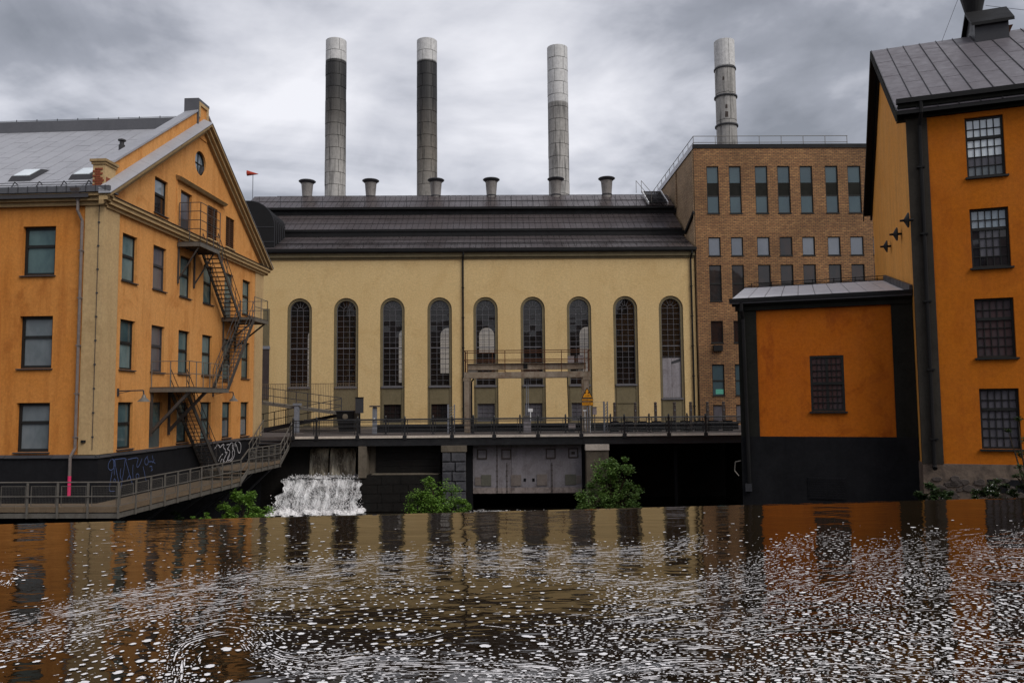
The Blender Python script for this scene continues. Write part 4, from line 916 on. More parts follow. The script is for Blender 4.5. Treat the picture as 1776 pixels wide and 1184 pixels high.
vl = ['grey flared roof ventilator beside the barrel dormer, left of the leftmost chimney', 'grey flared roof ventilator standing alone between the two sooty chimneys', 'grey flared roof ventilator overlapping the foot of the black stained chimney', 'grey flared roof ventilator in the middle of the ridge, left of the half white chimney', 'grey flared roof ventilator in front of the half white chimney foot', 'grey flared roof ventilator nearest to the brick building']
v0 = None
for x, l in zip(vx, vl):
    if v0 is None: v0 = ventilator(x, 75.4, 22.25, l)
    else: dup(v0, (x - vx[0], 0, 0), l)
# wind vane
q = HM.p(-21.75, 19.4, -0.6)
wv = thing('windsock', 'small red windsock on a thin mast above the barrel dormer', 'windsock', q)
m = MB(); m.rod(q, (q[0], q[1], 22.05), 0.03, 6); m.build('mast', M_PLAS, wv)
m = MB(); m.lathe((0, 0, 0), [(0.0, -0.5), (0.24, -0.5), (0.02, 0.45), (0.0, 0.45)], 10); m.v = [(q[0] + z, q[1] + x*0.8, 22.05 + y - 0.28*max(0, z + .5)*0.35) for x, y, z in m.v]; m.build('sock', M_RED, wv)
# steel stair over the roof end
q0 = Hp(12.6, 6.0, 20.5); q1 = Hp(12.6, 8.9, 22.3)
rs = thing('roof_stair', 'small steel roof stair with white handrails at the right end of the hall roof', 'stairs', Hp(13.4, 6.2, 20.5))
m = MB()
for u in (12.9, 14.7): m.beam(Hp(u, 6.0, 20.62), Hp(u, 9.2, 22.6), 0.08, 0.22)
m.build('stringer', M_WHT, rs)
for i in range(9): m = MB(); f_ = (i + .5)/9; m.fb(HM, 12.95, 14.65, 20.62 + 1.98*f_, 20.66 + 1.98*f_, -6.0 - 3.2*f_ - .14, -6.0 - 3.2*f_ + .14); m.build('step', M_DKM2, rs)
m = MB()
for u in (12.9, 13.4):
    m.tube([Hp(u - .2, 6.2, 20.7), Hp(u - .2, 6.2, 21.7), Hp(u - .6, 9.0, 23.6), Hp(u - .6, 9.0, 22.4)], 0.025, 5)
m.build('handrail', M_STL, rs)

# ================================================================== CHIMNEYS
def chimney(x, y, z0, z1, r, mat, label, ring_h, n_sec, collars=()):
    t = thing('factory_chimney', label, 'chimney', (x, y, z0), 'tall steel chimneys behind the hall')
    m = MB(); m.lathe((x, y, 0), [(r - .06, z0), (r - .06, z1 - .05), (r - .16, z1 - .05), (r - .16, z1 - 2)], 28); m.build('core', M_DKM, t, smooth=False)
    n_r = round((z1 - z0)/ring_h); h = (z1 - z0)/n_r; off = 0
    for k in range(n_r):
        sh = 0.18*(k % 2)
        for s in range(n_sec):
            a0 = 2*math.pi*s/n_sec + sh + off + 0.018; a1 = 2*math.pi*(s+1)/n_sec + sh + off - 0.018; m = MB(); q = 5; e = random.uniform(-.012, .012)
            za, zb = z0 + k*h + 0.026, z0 + (k+1)*h - 0.026
            for i in range(q):
                b0 = a0 + (a1-a0)*i/q; b1 = a0 + (a1-a0)*(i+1)/q
                P = lambda a, rr, z: (x + rr*math.cos(a), y + rr*math.sin(a), z)
                m.quad(P(b0, r+e, za), P(b1, r+e, za), P(b1, r+e, zb), P(b0, r+e, zb))
            for a in (a0, a1): m.quad(P(a, r+e, za), P(a, r+e, zb), P(a, r-.055, zb), P(a, r-.055, za))
            for z in (za, zb):
                for i in range(q):
                    b0 = a0 + (a1-a0)*i/q; b1 = a0 + (a1-a0)*(i+1)/q; m.quad(P(b0, r+e, z), P(b1, r+e, z), P(b1, r-.055, z), P(b0, r-.055, z))
            m.build('panel', mat, t)
    for z, w_ in collars:
        m = MB(); m.lathe((x, y, z), [(r, -.10), (r + w_, -.08), (r + w_, .08), (r, .10)], 28); m.build('collar', M_DKM2, t)
    return t
cm1 = chimney_mat('chimney_soot_upper', [(20, CH['pale']), (29, CH['grey']), (35.0, (0.085, 0.075, 0.065)), (38.2, CH['soot']), (41.19, CH['soot']), (41.25, CH['white'])], 41.22)
cm2 = chimney_mat('chimney_soot_heavy', [(20, CH['grey']), (30, (0.155, 0.135, 0.11)), (34.5, (0.07, 0.06, 0.05)), (37, CH['soot']), (41.02, (0.012, 0.011, 0.011)), (41.09, CH['white'])], 41.05)
cm3 = chimney_mat('chimney_half_white', [(20, CH['pale']), (31, CH['grey']), (36.03, (0.27, 0.255, 0.24)), (36.09, CH['white']), (40, CH['white'])], 36.06)
cm4 = chimney_mat('chimney_peeling', [(20, CH['pale']), (30, (0.30, 0.285, 0.27)), (39.05, CH['grey']), (39.1, CH['white'])], 39.07)
chimney(-19.73, 88, 17.0, 43.69, 1.165, cm1, 'leftmost chimney, white collar over a dark sooty upper shaft', 1.4, 6)
chimney(-9.39, 88, 17.0, 43.59, 1.145, cm2, 'black stained chimney with white collar, second from the left', 1.4, 6)
chimney(5.47, 88, 17.0, 42.64, 1.165, cm3, 'chimney with pale upper half and grey panelled lower half', 1.4, 6)
c4 = chimney(23.95, 86, 24.0, 42.27, 1.12, cm4, 'peeling ringed chimney above the brick office building', 3.1, 4, ((39.05, 0.09), (35.87, 0.14), (32.6, 0.14)))
for a_, z_, s_ in ((-1.95, 33.3, 0.30), (-1.9, 34.3, 0.2), (-2.1, 37.5, 0.18)):
    m = MB(); P = lambda a, rr, z: (23.95 + rr*math.cos(a), 86 + rr*math.sin(a), z)
    m.hexa([P(a_, 1.13, z_), P(a_ + s_, 1.13, z_), P(a_ + s_, 1.09, z_), P(a_, 1.09, z_), P(a_ + .04, 1.15, z_ + s_*2.2), P(a_ + s_, 1.15, z_ + s_*2), P(a_ + s_, 1.09, z_ + s_*2), P(a_ + .04, 1.09, z_ + s_*2.2)]); m.build('bare_patch', M_STN, c4)

# ================================================================== BRICK OFFICE BUILDING
BF = Face((15.5, 66.0), 1.0)
BT = thing('brick_office_building', 'yellow brown brick block with paired tall windows right of the hall', 'building', BF.p(8, 0.4, 0))
bcols = [(1.06, 2.09), (2.97, 3.99), (5.17, 6.24), (7.08, 8.15), (8.99, 10.07), (11.15, 12.23), (13.06, 14.19), (15.0, 16.1)]
brows = [(18.16, 22.2), (14.55, 16.13), (10.74, 13.78), (7.24, 9.07), (2.86, 5.46), (0.75, 2.12)]
BW_, BH_ = 17.5, 23.75
m = MB(); m.wall(BF, rect(0, BW_, 0.35, BH_), [rect(u0, u1, z0, z1) for u0, u1 in bcols for z0, z1 in brows], 0.16)
m.build('front_wall', M_BRICK, BT)
SF = Face((15.5, 66.0), -89.0 - 180 + 180)   # side wall, seen over the hall roof
SF = Face(BF.p(0, 0, 0), 91.0)
m = MB(); m.quad(BF.p(0, 0.35, -24), BF.p(0, 0.35, 0), BF.p(0, BH_, 0), BF.p(0, BH_, -24)); m.build('side_wall', M_BRKS, BT); m = MB(); m.quad(BF.p(BW_, 0.35, 0), BF.p(BW_, 0.35, -24), BF.p(BW_, BH_, -24), BF.p(BW_, BH_, 0)); m.build('side_wall', M_BRKS, BT)
m = MB(); m.fb(BF, -0.06, BW_ + .06, BH_ + .002, 24.1, -24, 0.06); m.build('roof_edge', M_DKM, BT)
m = MB(); m.fb(BF, -0.10, -0.07, BH_ - .05, 24.15, -24, 0.0); m.build('verge_flashing', M_RFS, BT)
for ci, (u0, u1) in enumerate(bcols):
    for ri, (z0, z1) in enumerate(brows):
        if ri == 0:
            m = MB(); n0, n1 = -0.16, -0.08
            m.fb(BF, u0, u0 + .07, z0, z1, n0, n1); m.fb(BF, u1 - .07, u1, z0, z1, n0, n1); m.fb(BF, u0 + .07, u1 - .07, z0, z0 + .07, n0, n1); m.fb(BF, u0 + .07, u1 - .07, z1 - .07, z1, n0, n1)
            m.fb(BF, u0 + .07, u1 - .07, 19.62, 19.70, n0, n1); wd = m.build('window', M_FRM, BT)
            pane_quad(BF, u0 + .07, u1 - .07, z0 + .07, 19.62, -0.13, G_OFF, wd, 0.01); pane_quad(BF, u0 + .07, u1 - .07, 20.78, z1 - .07, -0.13, G_OFF, wd, 0.01)
            m = MB(); m.fb(BF, u0 + .07, u1 - .07, 19.702, 20.78, -0.15, -0.10); m.build('spandrel_panel', M_PILD, wd)
            m = MB(); m.fb(BF, u0 - .03, u1 + .03, z0 - .08, z0 - .003, -.1, .05); m.build('sill', M_FRM, wd)
        else:
            mat = {1: G_SKYP, 2: G_DARK, 3: G_DARK, 4: G_OFF, 5: G_LILAC}[ri]
            if ri == 1 and ci == 3: mat = G_DARK
            m = MB(); n0, n1 = -0.16, -0.08
            m.fb(BF, u0, u0 + .07, z0, z1, n0, n1); m.fb(BF, u1 - .07, u1, z0, z1, n0, n1); m.fb(BF, u0 + .07, u1 - .07, z0, z0 + .07, n0, n1); m.fb(BF, u0 + .07, u1 - .07, z1 - .07, z1, n0, n1)
            mid = (z0 + z1)/2 - .05
            if ri in (2, 4): m.fb(BF, u0 + .07, u1 - .07, mid - .05, mid + .05, n0, n1)
            wd = m.build('window', M_FRM, BT)
            if ri in (2, 4): pane_quad(BF, u0 + .07, u1 - .07, z0 + .07, mid - .05, -0.13, mat, wd, 0.01); pane_quad(BF, u0 + .07, u1 - .07, mid + .05, z1 - .07, -.13, mat, wd, .01)
            else: pane_quad(BF, u0 + .07, u1 - .07, z0 + .07, z1 - .07, -0.13, mat, wd, 0.01)
            m = MB(); m.fb(BF, u0 - .03, u1 + .03, z0 - .07, z0 - .003, -.1, .05); m.build('sill', M_FRM, wd)
m = MB(); m.fb(BF, 1.2, 1.95, 6.55, 7.05, 0.003, 0.25); m.build('wall_unit', M_DKM, BT)
m = MB(); m.fb(BF, 1.35, 2.0, 3.0, 3.4, -.128, -.12); m.build('green_blind', flat('mint_blind', (0.10, 0.36, 0.27), .6), BT)
for (u0, u1, z1, n0) in ((2.2, 4.6, 24.35, -3.0), (3.0, 4.4, 24.55, -2.8), (7.0, 10.5, 24.3, -3.0)):
    m = MB(); m.fb(BF, u0, u1, 24.102, z1, n0 - 1, n0); m.build('roof_box', M_DKM, BT)
m = MB(); zt = 24.1
for h_ in (0.45, 1.0): m.tube([BF.p(0.25, zt + h_, -22), BF.p(0.25, zt + h_, -0.9), BF.p(13.6, zt + h_, -0.9)], 0.03, 5)
for q in range(8): m.rod(BF.p(0.25 + q*1.9, zt, -0.9), BF.p(0.25 + q*1.9, zt + 1.0, -0.9), 0.028, 5)
for q in range(1, 12): m.rod(BF.p(0.25, zt, -.9 - q*1.9), BF.p(0.25, zt + 1.0, -.9 - q*1.9), 0.028, 5)
m.build('roof_railing', M_STL, BT)
m = MB(); m.beam(BF.p(-0.1, 17.2, -3.2), BF.p(-0.1, 18.3, -0.05), 0.12, 0.3); m.build('roof_flashing', M_DKM, BT)
m = MB(); m.rod(BF.p(-.06, 15.5, -0.12), BF.p(-.06, 23.6, -0.12), 0.05, 6); m.build('wall_pipe', M_BRKS, BT); m = MB(); m.rod(BF.p(-.08, 20.3, -6.4), BF.p(-.08, 23.6, -6.4), 0.06, 6); m.build('wall_pipe', M_BRKS, BT)

# ================================================================== RIGHT MILL HOUSE
dR = 29.2
c_r = at_depth(1598, 690, dR); ra_ = math.degrees(math.atan2(.344, .939))
RF = Face(c_r, -ra_); RG = Face(c_r, 90 - ra_ + 180)   # RG: u runs towards the camera, n faces left
bk = np.array([.344, .939, 0])
if RG.n @ np.array([-.939, .344, 0]) < 0: raise RuntimeError('gable normal')
RT = thing('orange_mill_house', 'tall deep orange mill house with small paned windows and dark grey roof at the right', 'building', RF.p(3, -1.2, 0))
RWID, RGW, RE, RB0 = 12.0, 16.7, 13.3, 0.14
rrows = [(10.5, 12.72), (7.17, 9.33), (3.92, 6.05), (0.68, 2.82)]
rcols = [(1.86, 3.09), (5.6, 6.83), (9.0, 10.23)]
m = MB(); m.wall(RF, rect(0, RWID, RB0, RE), [rect(u0, u1, z0, z1) for u0, u1 in rcols for z0, z1 in rrows], 0.18); m.build('front_wall', M_ORR, RT)
RS = 0.685; RAP = RGW/2
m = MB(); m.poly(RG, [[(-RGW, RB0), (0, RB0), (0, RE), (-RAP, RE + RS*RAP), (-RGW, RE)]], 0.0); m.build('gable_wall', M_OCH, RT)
m = MB(); m.poly(Face(RF.p(RWID, 0, 0), -ra_ + 90), [[(0, RB0), (RGW, RB0), (RGW, RE), (RAP, RE + RS*RAP), (0, RE)]], 0.0); m.poly(Face(RF.p(RWID, 0, -RGW), -ra_ + 180), [rect(0, RWID, RB0, RE)], 0); m.build('rear_wall', M_ORR, RT)
# pilaster with rainwater pipe
m = MB(); m.fb(RF, -0.07, 0.62, RB0, RE - 0.35, 0.003, 0.075); m.fb(RG, -0.12, 0.0, RB0, RE - .35, 0.003, 0.07); m.build('corner_pilaster', M_PIL, RT)
m = MB(); m.tube([RF.p(0.40, 13.45, 0.42), RF.p(0.40, 13.0, 0.40), RF.p(0.36, 12.6, 0.16), RF.p(0.30, 0.05, 0.16)], 0.075, 8); m.rod(RF.p(0.30, 0.05, 0.16), RF.p(0.30, -0.02, 0.26), 0.085, 8)
for z in (11, 8.5, 6, 3.5, 1): m.fb(RF, 0.2, 0.46, z, z + .06, 0.076, 0.25)
m.build('rainwater_pipe', M_DKM, RT)
m = MB()
for n1, z0, z1 in ((0.12, 12.92, 13.1), (0.24, 13.1, 13.27), (0.36, 13.27, 13.42)): m.fb(RF, -n1, RWID, z0, z1, 0.003, n1)
m.fb(RG, -0.32, 0.003, 12.92, 13.42, 0.003, 0.36); m.build('cornice', M_PILD, RT)
m = MB(); m.fb(RF, -0.42, RWID, 13.424, 13.60, 0.30, 0.50); m.build('gutter', M_DKM, RT)
def rowmat(ri):  # upper rows get the panes with painted sky reflection
    def f(r, c):
        if ri == 0: return G_PALE if r < 4 else G_LILAC if r == 4 else G_GREY
        if ri == 1: return G_BRIGHT if r < 2 else (G_LILAC if (1 <= c <= 3 and r < 5) else G_DARK)
        if ri == 2: return G_MILL
        return G_LILAC
    return f
for ci, (u0, u1) in enumerate(rcols):
    for ri, (z0, z1) in enumerate(rrows): grid_window(RF, u0, u1, z0, z1, RT, 5, 6, rowmat(ri), trans=2, fw=0.075)
# roof: overhangs the gable, seen from below on the far side
OV = 0.42
def Rr(u, dpt, lift=0.0):
    z = RE + 0.12 + RS*(dpt if dpt <= RAP else RGW - dpt)
    return RF.p(u, z + lift, -dpt)
m = MB()
m.hexa([Rr(-OV, -0.45, -.10), Rr(RWID, -0.45, -.10), Rr(RWID, RAP, -.10), Rr(-OV, RAP, -.10), Rr(-OV, -0.45), Rr(RWID, -.45), Rr(RWID, RAP), Rr(-OV, RAP)])
m.hexa([Rr(-OV, RAP, -.10), Rr(RWID, RAP, -.10), Rr(RWID, RGW + .45, -.10), Rr(-OV, RGW + .45, -.10), Rr(-OV, RAP), Rr(RWID, RAP), Rr(RWID, RGW + .45), Rr(-OV, RGW + .45)])
rfR = m.build('roof', M_DKM, RT)
nu = 18; du = (RWID + OV)/nu
panel_slope(Rr(-OV, -0.43), np.array(Rr(-OV + du, 0)) - np.array(Rr(-OV, 0)), (np.array(Rr(-OV, RAP)) - np.array(Rr(-OV, -.43)))/4, nu, 4, rfR, M_RFR, gap=0.03, th=0.025, stagger=True)
m = MB()
for k in range(nu + 1): u = -OV + du*k; m.beam(Rr(u, -.43, .05), Rr(u, RAP, .05), 0.022, 0.06)
m.build('standing_seam', M_SEAM, rfR)
m = MB()
for a, b in ((-.5, RAP), (RGW + .5, RAP)): m.hexa([Rr(-OV - .05, a, -.34), Rr(-OV, a, -.34), Rr(-OV, b, -.34), Rr(-OV - .05, b, -.34), Rr(-OV - .05, a, 0.03), Rr(-OV, a, 0.03), Rr(-OV, b, 0.03), Rr(-OV - .05, b, 0.03)])
m.build('bargeboard', M_PILD, RT)
m = MB()
for a, b in ((0, RAP - .02), (RGW + .4, RAP + .02)): m.hexa([Rr(-.10, a, -.42), Rr(-.003, a, -.42), Rr(-.003, b, -.42), Rr(-.10, b, -.42), Rr(-.10, a, -.105), Rr(-.003, a, -.105), Rr(-.003, b, -.105), Rr(-.10, b, -.105)])
m.build('verge_moulding', M_PILD, RT)
# stone base
m = MB(); m.fb(RF, -0.06, RWID, -4.6, RB0, -0.2, 0.05); m.fb(RG, -RGW, 0.0, -4.6, RB0, -0.2, 0.055); base = m.build('stone_base', M_RUB, RT)
for k in range(46):
    u = random.uniform(0.1, 3.0); z = random.uniform(-1.3, -0.35); a = random.uniform(.10, .26); b = random.uniform(.06, .13)
    pts = [(u + a*math.cos(t)*random.uniform(.75, 1.1), z + b*math.sin(t)*random.uniform(.75, 1.1)) for t in np.linspace(0, 2*math.pi, 8, endpoint=False)]
    m = MB(); m.poly(RF, [pts], 0.05 + .05); 
    big_ = [(u + (x-u)*1.18, z + (y-z)*1.18) for x, y in pts]
    for i in range(8): m.quad(RF.p(*big_[i], 0.045), RF.p(*big_[(i+1) % 8], 0.045), RF.p(*pts[(i+1) % 8], 0.10), RF.p(*pts[i], 0.10))
    m.build('stone', M_STN, base)
m = MB(); m.fb(RF, 1.95, 3.6, -0.85, -0.38, 0.053, 0.06); m.build('cellar_opening', M_BLK, RT)
# roof hood with funnel
hd = thing('roof_hood', 'black sheet metal hood with flared funnel on the ridge of the right mill', 'roof vent', Rr(3.2, 7.2))
m = MB(); m.fb(RF, 3.75, 5.08, Rr(0, 7.2)[2] - .1, 19.35, -9.4, -7.2); m.build('hood_body', M_DKM2, hd)
FH = Face(RF.p(3.60, 0, 0), 90 - ra_ + 180)
lp = [(-7.02, 19.12), (-8.3, 20.18), (-9.6, 19.45), (-9.6, 19.55), (-8.3, 20.32), (-7.02, 19.26)]
m = MB(); m.slab(FH, lp[::-1], -1.68, 0.0); m.build('hood_roof', M_DKM, hd)
m = MB(); lp = [(-7.2, 19.352), (-8.3, 20.15), (-9.4, 19.5), (-9.4, 19.352)]; m.slab(Face(RF.p(3.78, 0, 0), 90 - ra_ + 180), lp, -1.28, 0.0); m.build('hood_gable', M_DKM2, hd)
q = RF.p(4.05, 20.0, -8.75); m = MB(); m.lathe(q, [(0.30, 0), (0.31, .25), (0.55, 1.3), (0.62, 1.5), (0.56, 1.5), (0.28, .4)], 20); m.build('funnel', M_DKM, hd)
m = MB(); m.tube([RF.p(3.5, 21.4, -8.75), RF.p(2.55, 19.0, -8.2)], 0.010, 4); m.tube([RF.p(4.6, 21.4, -8.75), RF.p(9.5, 18.9, -8.2)], 0.010, 4); m.tube([RF.p(4.5, 20.6, -8.5), RF.p(9.5, 17.8, -6.2)], 0.010, 4); m.build('guy_wire', M_DKM2, hd)
m = MB(); m.hexa([RF.p(5.09, 18.75, -7.6), RF.p(5.16, 18.75, -7.6), RF.p(5.16, 18.75, -8.0), RF.p(5.09, 18.75, -8.0), RF.p(5.09, 19.1, -7.5), RF.p(5.32, 19.1, -7.5), RF.p(5.32, 19.1, -8.1), RF.p(5.09, 19.1, -8.1)]); m.build('side_spout', M_RUSR, hd)
# three wall lamps on the ochre gable
ll = ['highest of the three dark wall lamps on the ochre gable', 'middle one of the three dark wall lamps on the ochre gable', 'lowest of the three dark wall lamps on the ochre gable']
for (x, y), l in zip(((1561, 383), (1543, 407), (1527, 428)), ll):
    u, z = RG.hit(x, y, 0.45); wl = thing('gable_lamp', l, 'lamp', RG.p(u, z, 0.0), 'lamps on the ochre gable')
    q = Vector(RG.p(u, z, 0.0)); nn = Vector(RG.n)
    m = MB(); m.rod(q, q + nn*0.22, 0.05, 8); m.rod(q + nn*0.22, q + nn*0.46, 0.055, 8, 0.04); m.build('lamp_body', M_DKM, wl)
    m = MB()
    for r0, r1, a, b in ((0.06, 0.27, .32, .20), (0.27, 0.28, .20, .16)): m.rod(q + nn*a, q + nn*b, r0, 18, r1)
    m.build('lamp_shade', M_DKM, wl)

# ================================================================== SMALL ORANGE GATEHOUSE
so_ = c_r + bk*1.25
S = Face(so_, -ra_)
ST = thing('orange_gatehouse', 'low orange gatehouse with one window and pale metal roof against the mill house', 'building', S.p(-3, -1.5, 0))
SU0, SU1, SE, SP = -6.42, -0.02, 6.45, 1.03
m = MB(); m.wall(S, rect(SU0, SU1, SP, SE), [rect(-3.77, -2.52, 2.02, 4.22)], 0.10); m.build('front_wall', M_ORS, ST)
SD = 6.5
m = MB(); m.quad(S.p(SU0, -4.4, 0), S.p(SU0, SE, 0), S.p(SU0, SE, -SD), S.p(SU0, -4.4, -SD)); m.poly(Face(S.p(SU1, 0, -SD), 180 - ra_), [rect(0, SU1 - SU0, -4.4, SE)], 0); m.build('rear_wall', M_ORS, ST)
for a_, b_ in ((SU0 - .06, -5.75), (-0.76, SU1)): m = MB(); m.fb(S, a_, b_, SP, SE, 0.003, 0.075); m.build('pilaster', M_PILD, ST)
m = MB(); m.fb(S, SU0 - .07, SU1, -4.5, SP - 0.002, -0.3, 0.09); m.build('plinth', M_PLS, ST)
m = MB(); m.fb(S, -4.0, -2.6, -1.4, -0.55, 0.092, 0.12); sv = m.build('cellar_shutter', M_PLS, ST)
for k in range(9): m = MB(); z = -1.36 + k*0.09; m.fb(S, -3.95, -3.33, z, z + .06, 0.122, 0.135); m.fb(S, -3.27, -2.65, z, z + .06, .122, .135); m.build('slat', M_PLS, sv)
m = MB()
for n1, z0, z1 in ((0.14, SE - .32, SE - .12), (0.26, SE - .12, SE + .03)): m.fb(S, SU0 - n1, SU1, z0, z1, 0.003, n1)
m.build('cornice', M_PILD, ST)
m = MB(); m.fb(S, SU0 - .35, SU1, SE + .033, SE + .17, 0.22, 0.42); m.build('gutter', M_DKM, ST)
grid_window(S, -3.77, -2.52, 2.02, 4.22, ST, 6, 8, lambda r, c: G_MILL, trans=4, mid=3, fw=0.09, depth=0.05)
rz = RG.hit(1537, 487)[1]; ru = -RG.hit(1537, 487)[0]   # where the roof meets the gable
RD = max(2.5, ru - 1.25); SS = (rz - (SE + .12))/RD
def Sr(u, d, l=0.0): return S.p(u, SE + .12 + SS*d + l, -d)
m = MB(); m.hexa([Sr(SU0 - .35, -.38, -.1), Sr(SU1, -.38, -.1), Sr(SU1, RD, -.1), Sr(SU0 - .35, RD, -.1), Sr(SU0 - .35, -.38), Sr(SU1, -.38), Sr(SU1, RD), Sr(SU0 - .35, RD)])
m.hexa([Sr(SU0 - .35, RD, -.1), Sr(SU1, RD, -.1), S.p(SU1, SE, -SD - .3), S.p(SU0 - .35, SE, -SD - .3), Sr(SU0 - .35, RD), Sr(SU1, RD), S.p(SU1, SE + .12, -SD - .3), S.p(SU0 - .35, SE + .12, -SD - .3)])
rfS = m.build('roof', M_SEAM, ST)
nu = 10; du = (SU1 - .12 - SU0 + .35)/nu
panel_slope(Sr(SU0 - .35, -.36), np.array(Sr(du, 0)) - np.array(Sr(0, 0)), (np.array(Sr(0, RD)) - np.array(Sr(0, -.36)))/3, nu, 3, rfS, M_RFS, gap=0.028, th=0.02)
m = MB(); m.hexa([Sr(SU1 - .12, -.4, .02), Sr(SU1, -.4, .02), Sr(SU1, RD, .02), Sr(SU1 - .12, RD, .02), Sr(SU1 - .10, -.4, .30), Sr(SU1, -.4, .30), Sr(SU1, RD, .30), Sr(SU1 - .10, RD, .30)]); m.build('verge_upstand', M_DKM2, rfS)
m = MB(); m.beam(Sr(SU0 - .35, RD, .04), Sr(SU1, RD, .04), .12, .06)
for h_ in (.14, .26): m.rod(Sr(SU0 - .2, RD - .15, h_), Sr(SU1 - .1, RD - .15, h_), .02, 5)
for k in range(7): u = SU0 + k*1.0; m.rod(Sr(u, RD - .15, 0), Sr(u, RD - .15, .3), .02, 5)
m.build('ridge_rail', M_DKM, rfS)
m = MB(); m.tube([S.p(SU0 + .12, SE, .34), S.p(SU0 + .12, 6.1, .34), S.p(SU0 + .16, 5.8, .16), S.p(SU0 + .22, -1.1, .18)], 0.075, 8); m.build('rainwater_pipe', M_DKM, ST)
m = MB(); m.tube([S.p(SU0 - .1, .05, .1), S.p(SU0 - .32, .0, .12), S.p(SU0 - .36, -.35, .12), S.p(SU0 - .2, -.55, .12)], .02, 5); m.build('hanging_cable', M_STL, ST)
m = MB(); m.fb(S, SU0 + .06, SU0 + .3, -1.15, -.85, 0.1, .3); m.build('pipe_box', M_DKM2, ST)

# ================================================================== BRIDGE
BR0 = np.array(at_depth(505, 757, 50)); BR1 = np.array(at_depth(1283, 752, 49.6))
BRF = Face(BR0, math.degrees(math.atan2(BR1[1] - BR0[1], BR1[0] - BR0[0])))
BRZ = 0.46; BRL = 34.0
BRT = thing('footbridge', 'black iron footbridge with rail fence crossing above the sluices', 'bridge', BRF.p(14, BRZ, -1))
m = MB(); m.fb(BRF, 0, BRL, BRZ - .10, BRZ, -2.6, -0.02); m.build('deck', M_PAVE, BRT)
fposts = [549, 620, 702, 784, 857, 933, 1008, 1083, 1160, 1224]
bposts = [669, 751, 821, 902, 981, 1059, 1126, 1192]
fu = [0.12] + [BRF.hit(x, 745)[0] for x in fposts] + [28.3, 31.0, 33.8]
for a, b in zip(fu[:-1], fu[1:]):
    m = MB(); m.fb(BRF, a + .13, b - .13, BRZ - .12, BRZ + .02, -0.018, 0.06); m.build('kerb_strip', M_KERB, BRT)
m = MB(); m.fb(BRF, 0, BRL, BRZ - .55, BRZ - .123, -0.12, -0.03); m.fb(BRF, 0, BRL, BRZ - .60, BRZ - .553, -.2, 0.03); m.fb(BRF, 0, BRL, BRZ - .55, BRZ - .123, -2.6, -2.5); m.build('girder', M_BRG, BRT)
m = MB()
for k in range(150): u = 0.15 + k*0.22; m.fb(BRF, u, u + .05, BRZ - .32, BRZ - .27, -0.027, -0.008)
m.build('rivet', M_BRG, BRT)
m = MB()
for k in range(12): u = 1 + k*2.6; m.fb(BRF, u, u + .16, BRZ - .5, BRZ - .101, -2.49, -.13)
m.build('cross_beam', M_BRG, BRT)
def bpost(u, n, parent):
    m = MB(); m.fb(BRF, u - .05, u + .05, BRZ - .18, BRZ + 1.08, n - .05, n + .05); m.fb(BRF, u - .11, u + .11, BRZ - .20, BRZ + .05, n - .1, n + .06)
    m.fb(BRF, u - .075, u + .075, BRZ + .92, BRZ + 1.0, n - .07, n + .07)
    q = BRF.p(u, BRZ + 1.08, n); m.lathe(q, [(.05, 0), (.075, .02), (.05, .05), (.06, .09), (.035, .14), (0, .17)], 8)
    for s in (-.17, .17): m.fb(BRF, u + s - .02, u + s + .02, BRZ + .1, BRZ + .98, n - .02, n + .02)
    return m.build('railing_post', M_BRG, parent)
for u in fu: bpost(u, 0.0, BRT)
for x in bposts: bpost(BRF.hit(x, 742, -2.5)[0], -2.5, BRT)
for n_ in (0.0, -2.5):
    for h_, r_ in ((1.0, .03), (.86, .018), (.60, .022), (.33, .018), (.14, .018)):
        m = MB(); m.rod(BRF.p(0.1, BRZ + h_, n_), BRF.p(BRL, BRZ + h_, n_), r_, 6); m.build('rail', M_BRG, BRT)

# ---- structures under the bridge
UB = Face(BRF.p(0, 0, -0.1), math.degrees(math.atan2(BRF.u[1], BRF.u[0])))
def ub(x, y=800, n=0.0): return UB.hit(x, y, n)[0]
# left abutment + fall bay walls
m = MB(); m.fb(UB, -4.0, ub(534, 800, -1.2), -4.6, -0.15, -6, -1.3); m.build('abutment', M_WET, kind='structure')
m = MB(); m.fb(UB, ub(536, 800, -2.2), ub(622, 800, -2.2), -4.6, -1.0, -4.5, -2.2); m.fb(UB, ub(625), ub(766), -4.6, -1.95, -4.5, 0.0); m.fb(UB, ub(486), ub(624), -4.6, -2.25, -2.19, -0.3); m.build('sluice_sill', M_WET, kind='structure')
a, b = ub(622), ub(636)
m = MB(); m.fb(UB, a, b, -2.1, -0.14, -3.5, 0.12); m.fb(UB, b, b + .75, -2.0, -0.14, -1.3, -1.1); tag(m.build('concrete_post', M_CON), 'upright pale concrete post to the right of the waterfall', 'post')
# timber stop-log gate
sg = thing('stop_log_gate', 'dark wet stop log gate between the concrete post and the granite pier', 'gate', UB.p((ub(640) + ub(764))/2, -1.95, -1.0))
a, b = ub(652, 800, -1), ub(764, 800, -1)
for k in range(4):
    m = MB(); z0 = -1.93 + k*0.44; m.fb(UB, a, b, z0, z0 + .425, -1.15, -1.0 + random.uniform(-.02, .02)); m.build('stop_log', M_WET, sg)
m = MB(); m.fb(UB, a - .1, b, -1.94, -1.90, -.95, 0.02); m.build('ledge', M_CON, sg)
for r in range(4):
    n_ = 4 + r % 2
    for k in range(n_):
        u0 = ub(628) + (ub(764) - ub(628))*k/n_; u1 = ub(628) + (ub(764) - ub(628))*(k+1)/n_ - .03
        m = MB(); z0 = -2.52 - r*0.55; e = random.uniform(0.02, .08); m.fb(UB, u0, u1, z0, z0 + .52, 0.003, e); tag_ = m.build('stone_block', M_WET, sg)
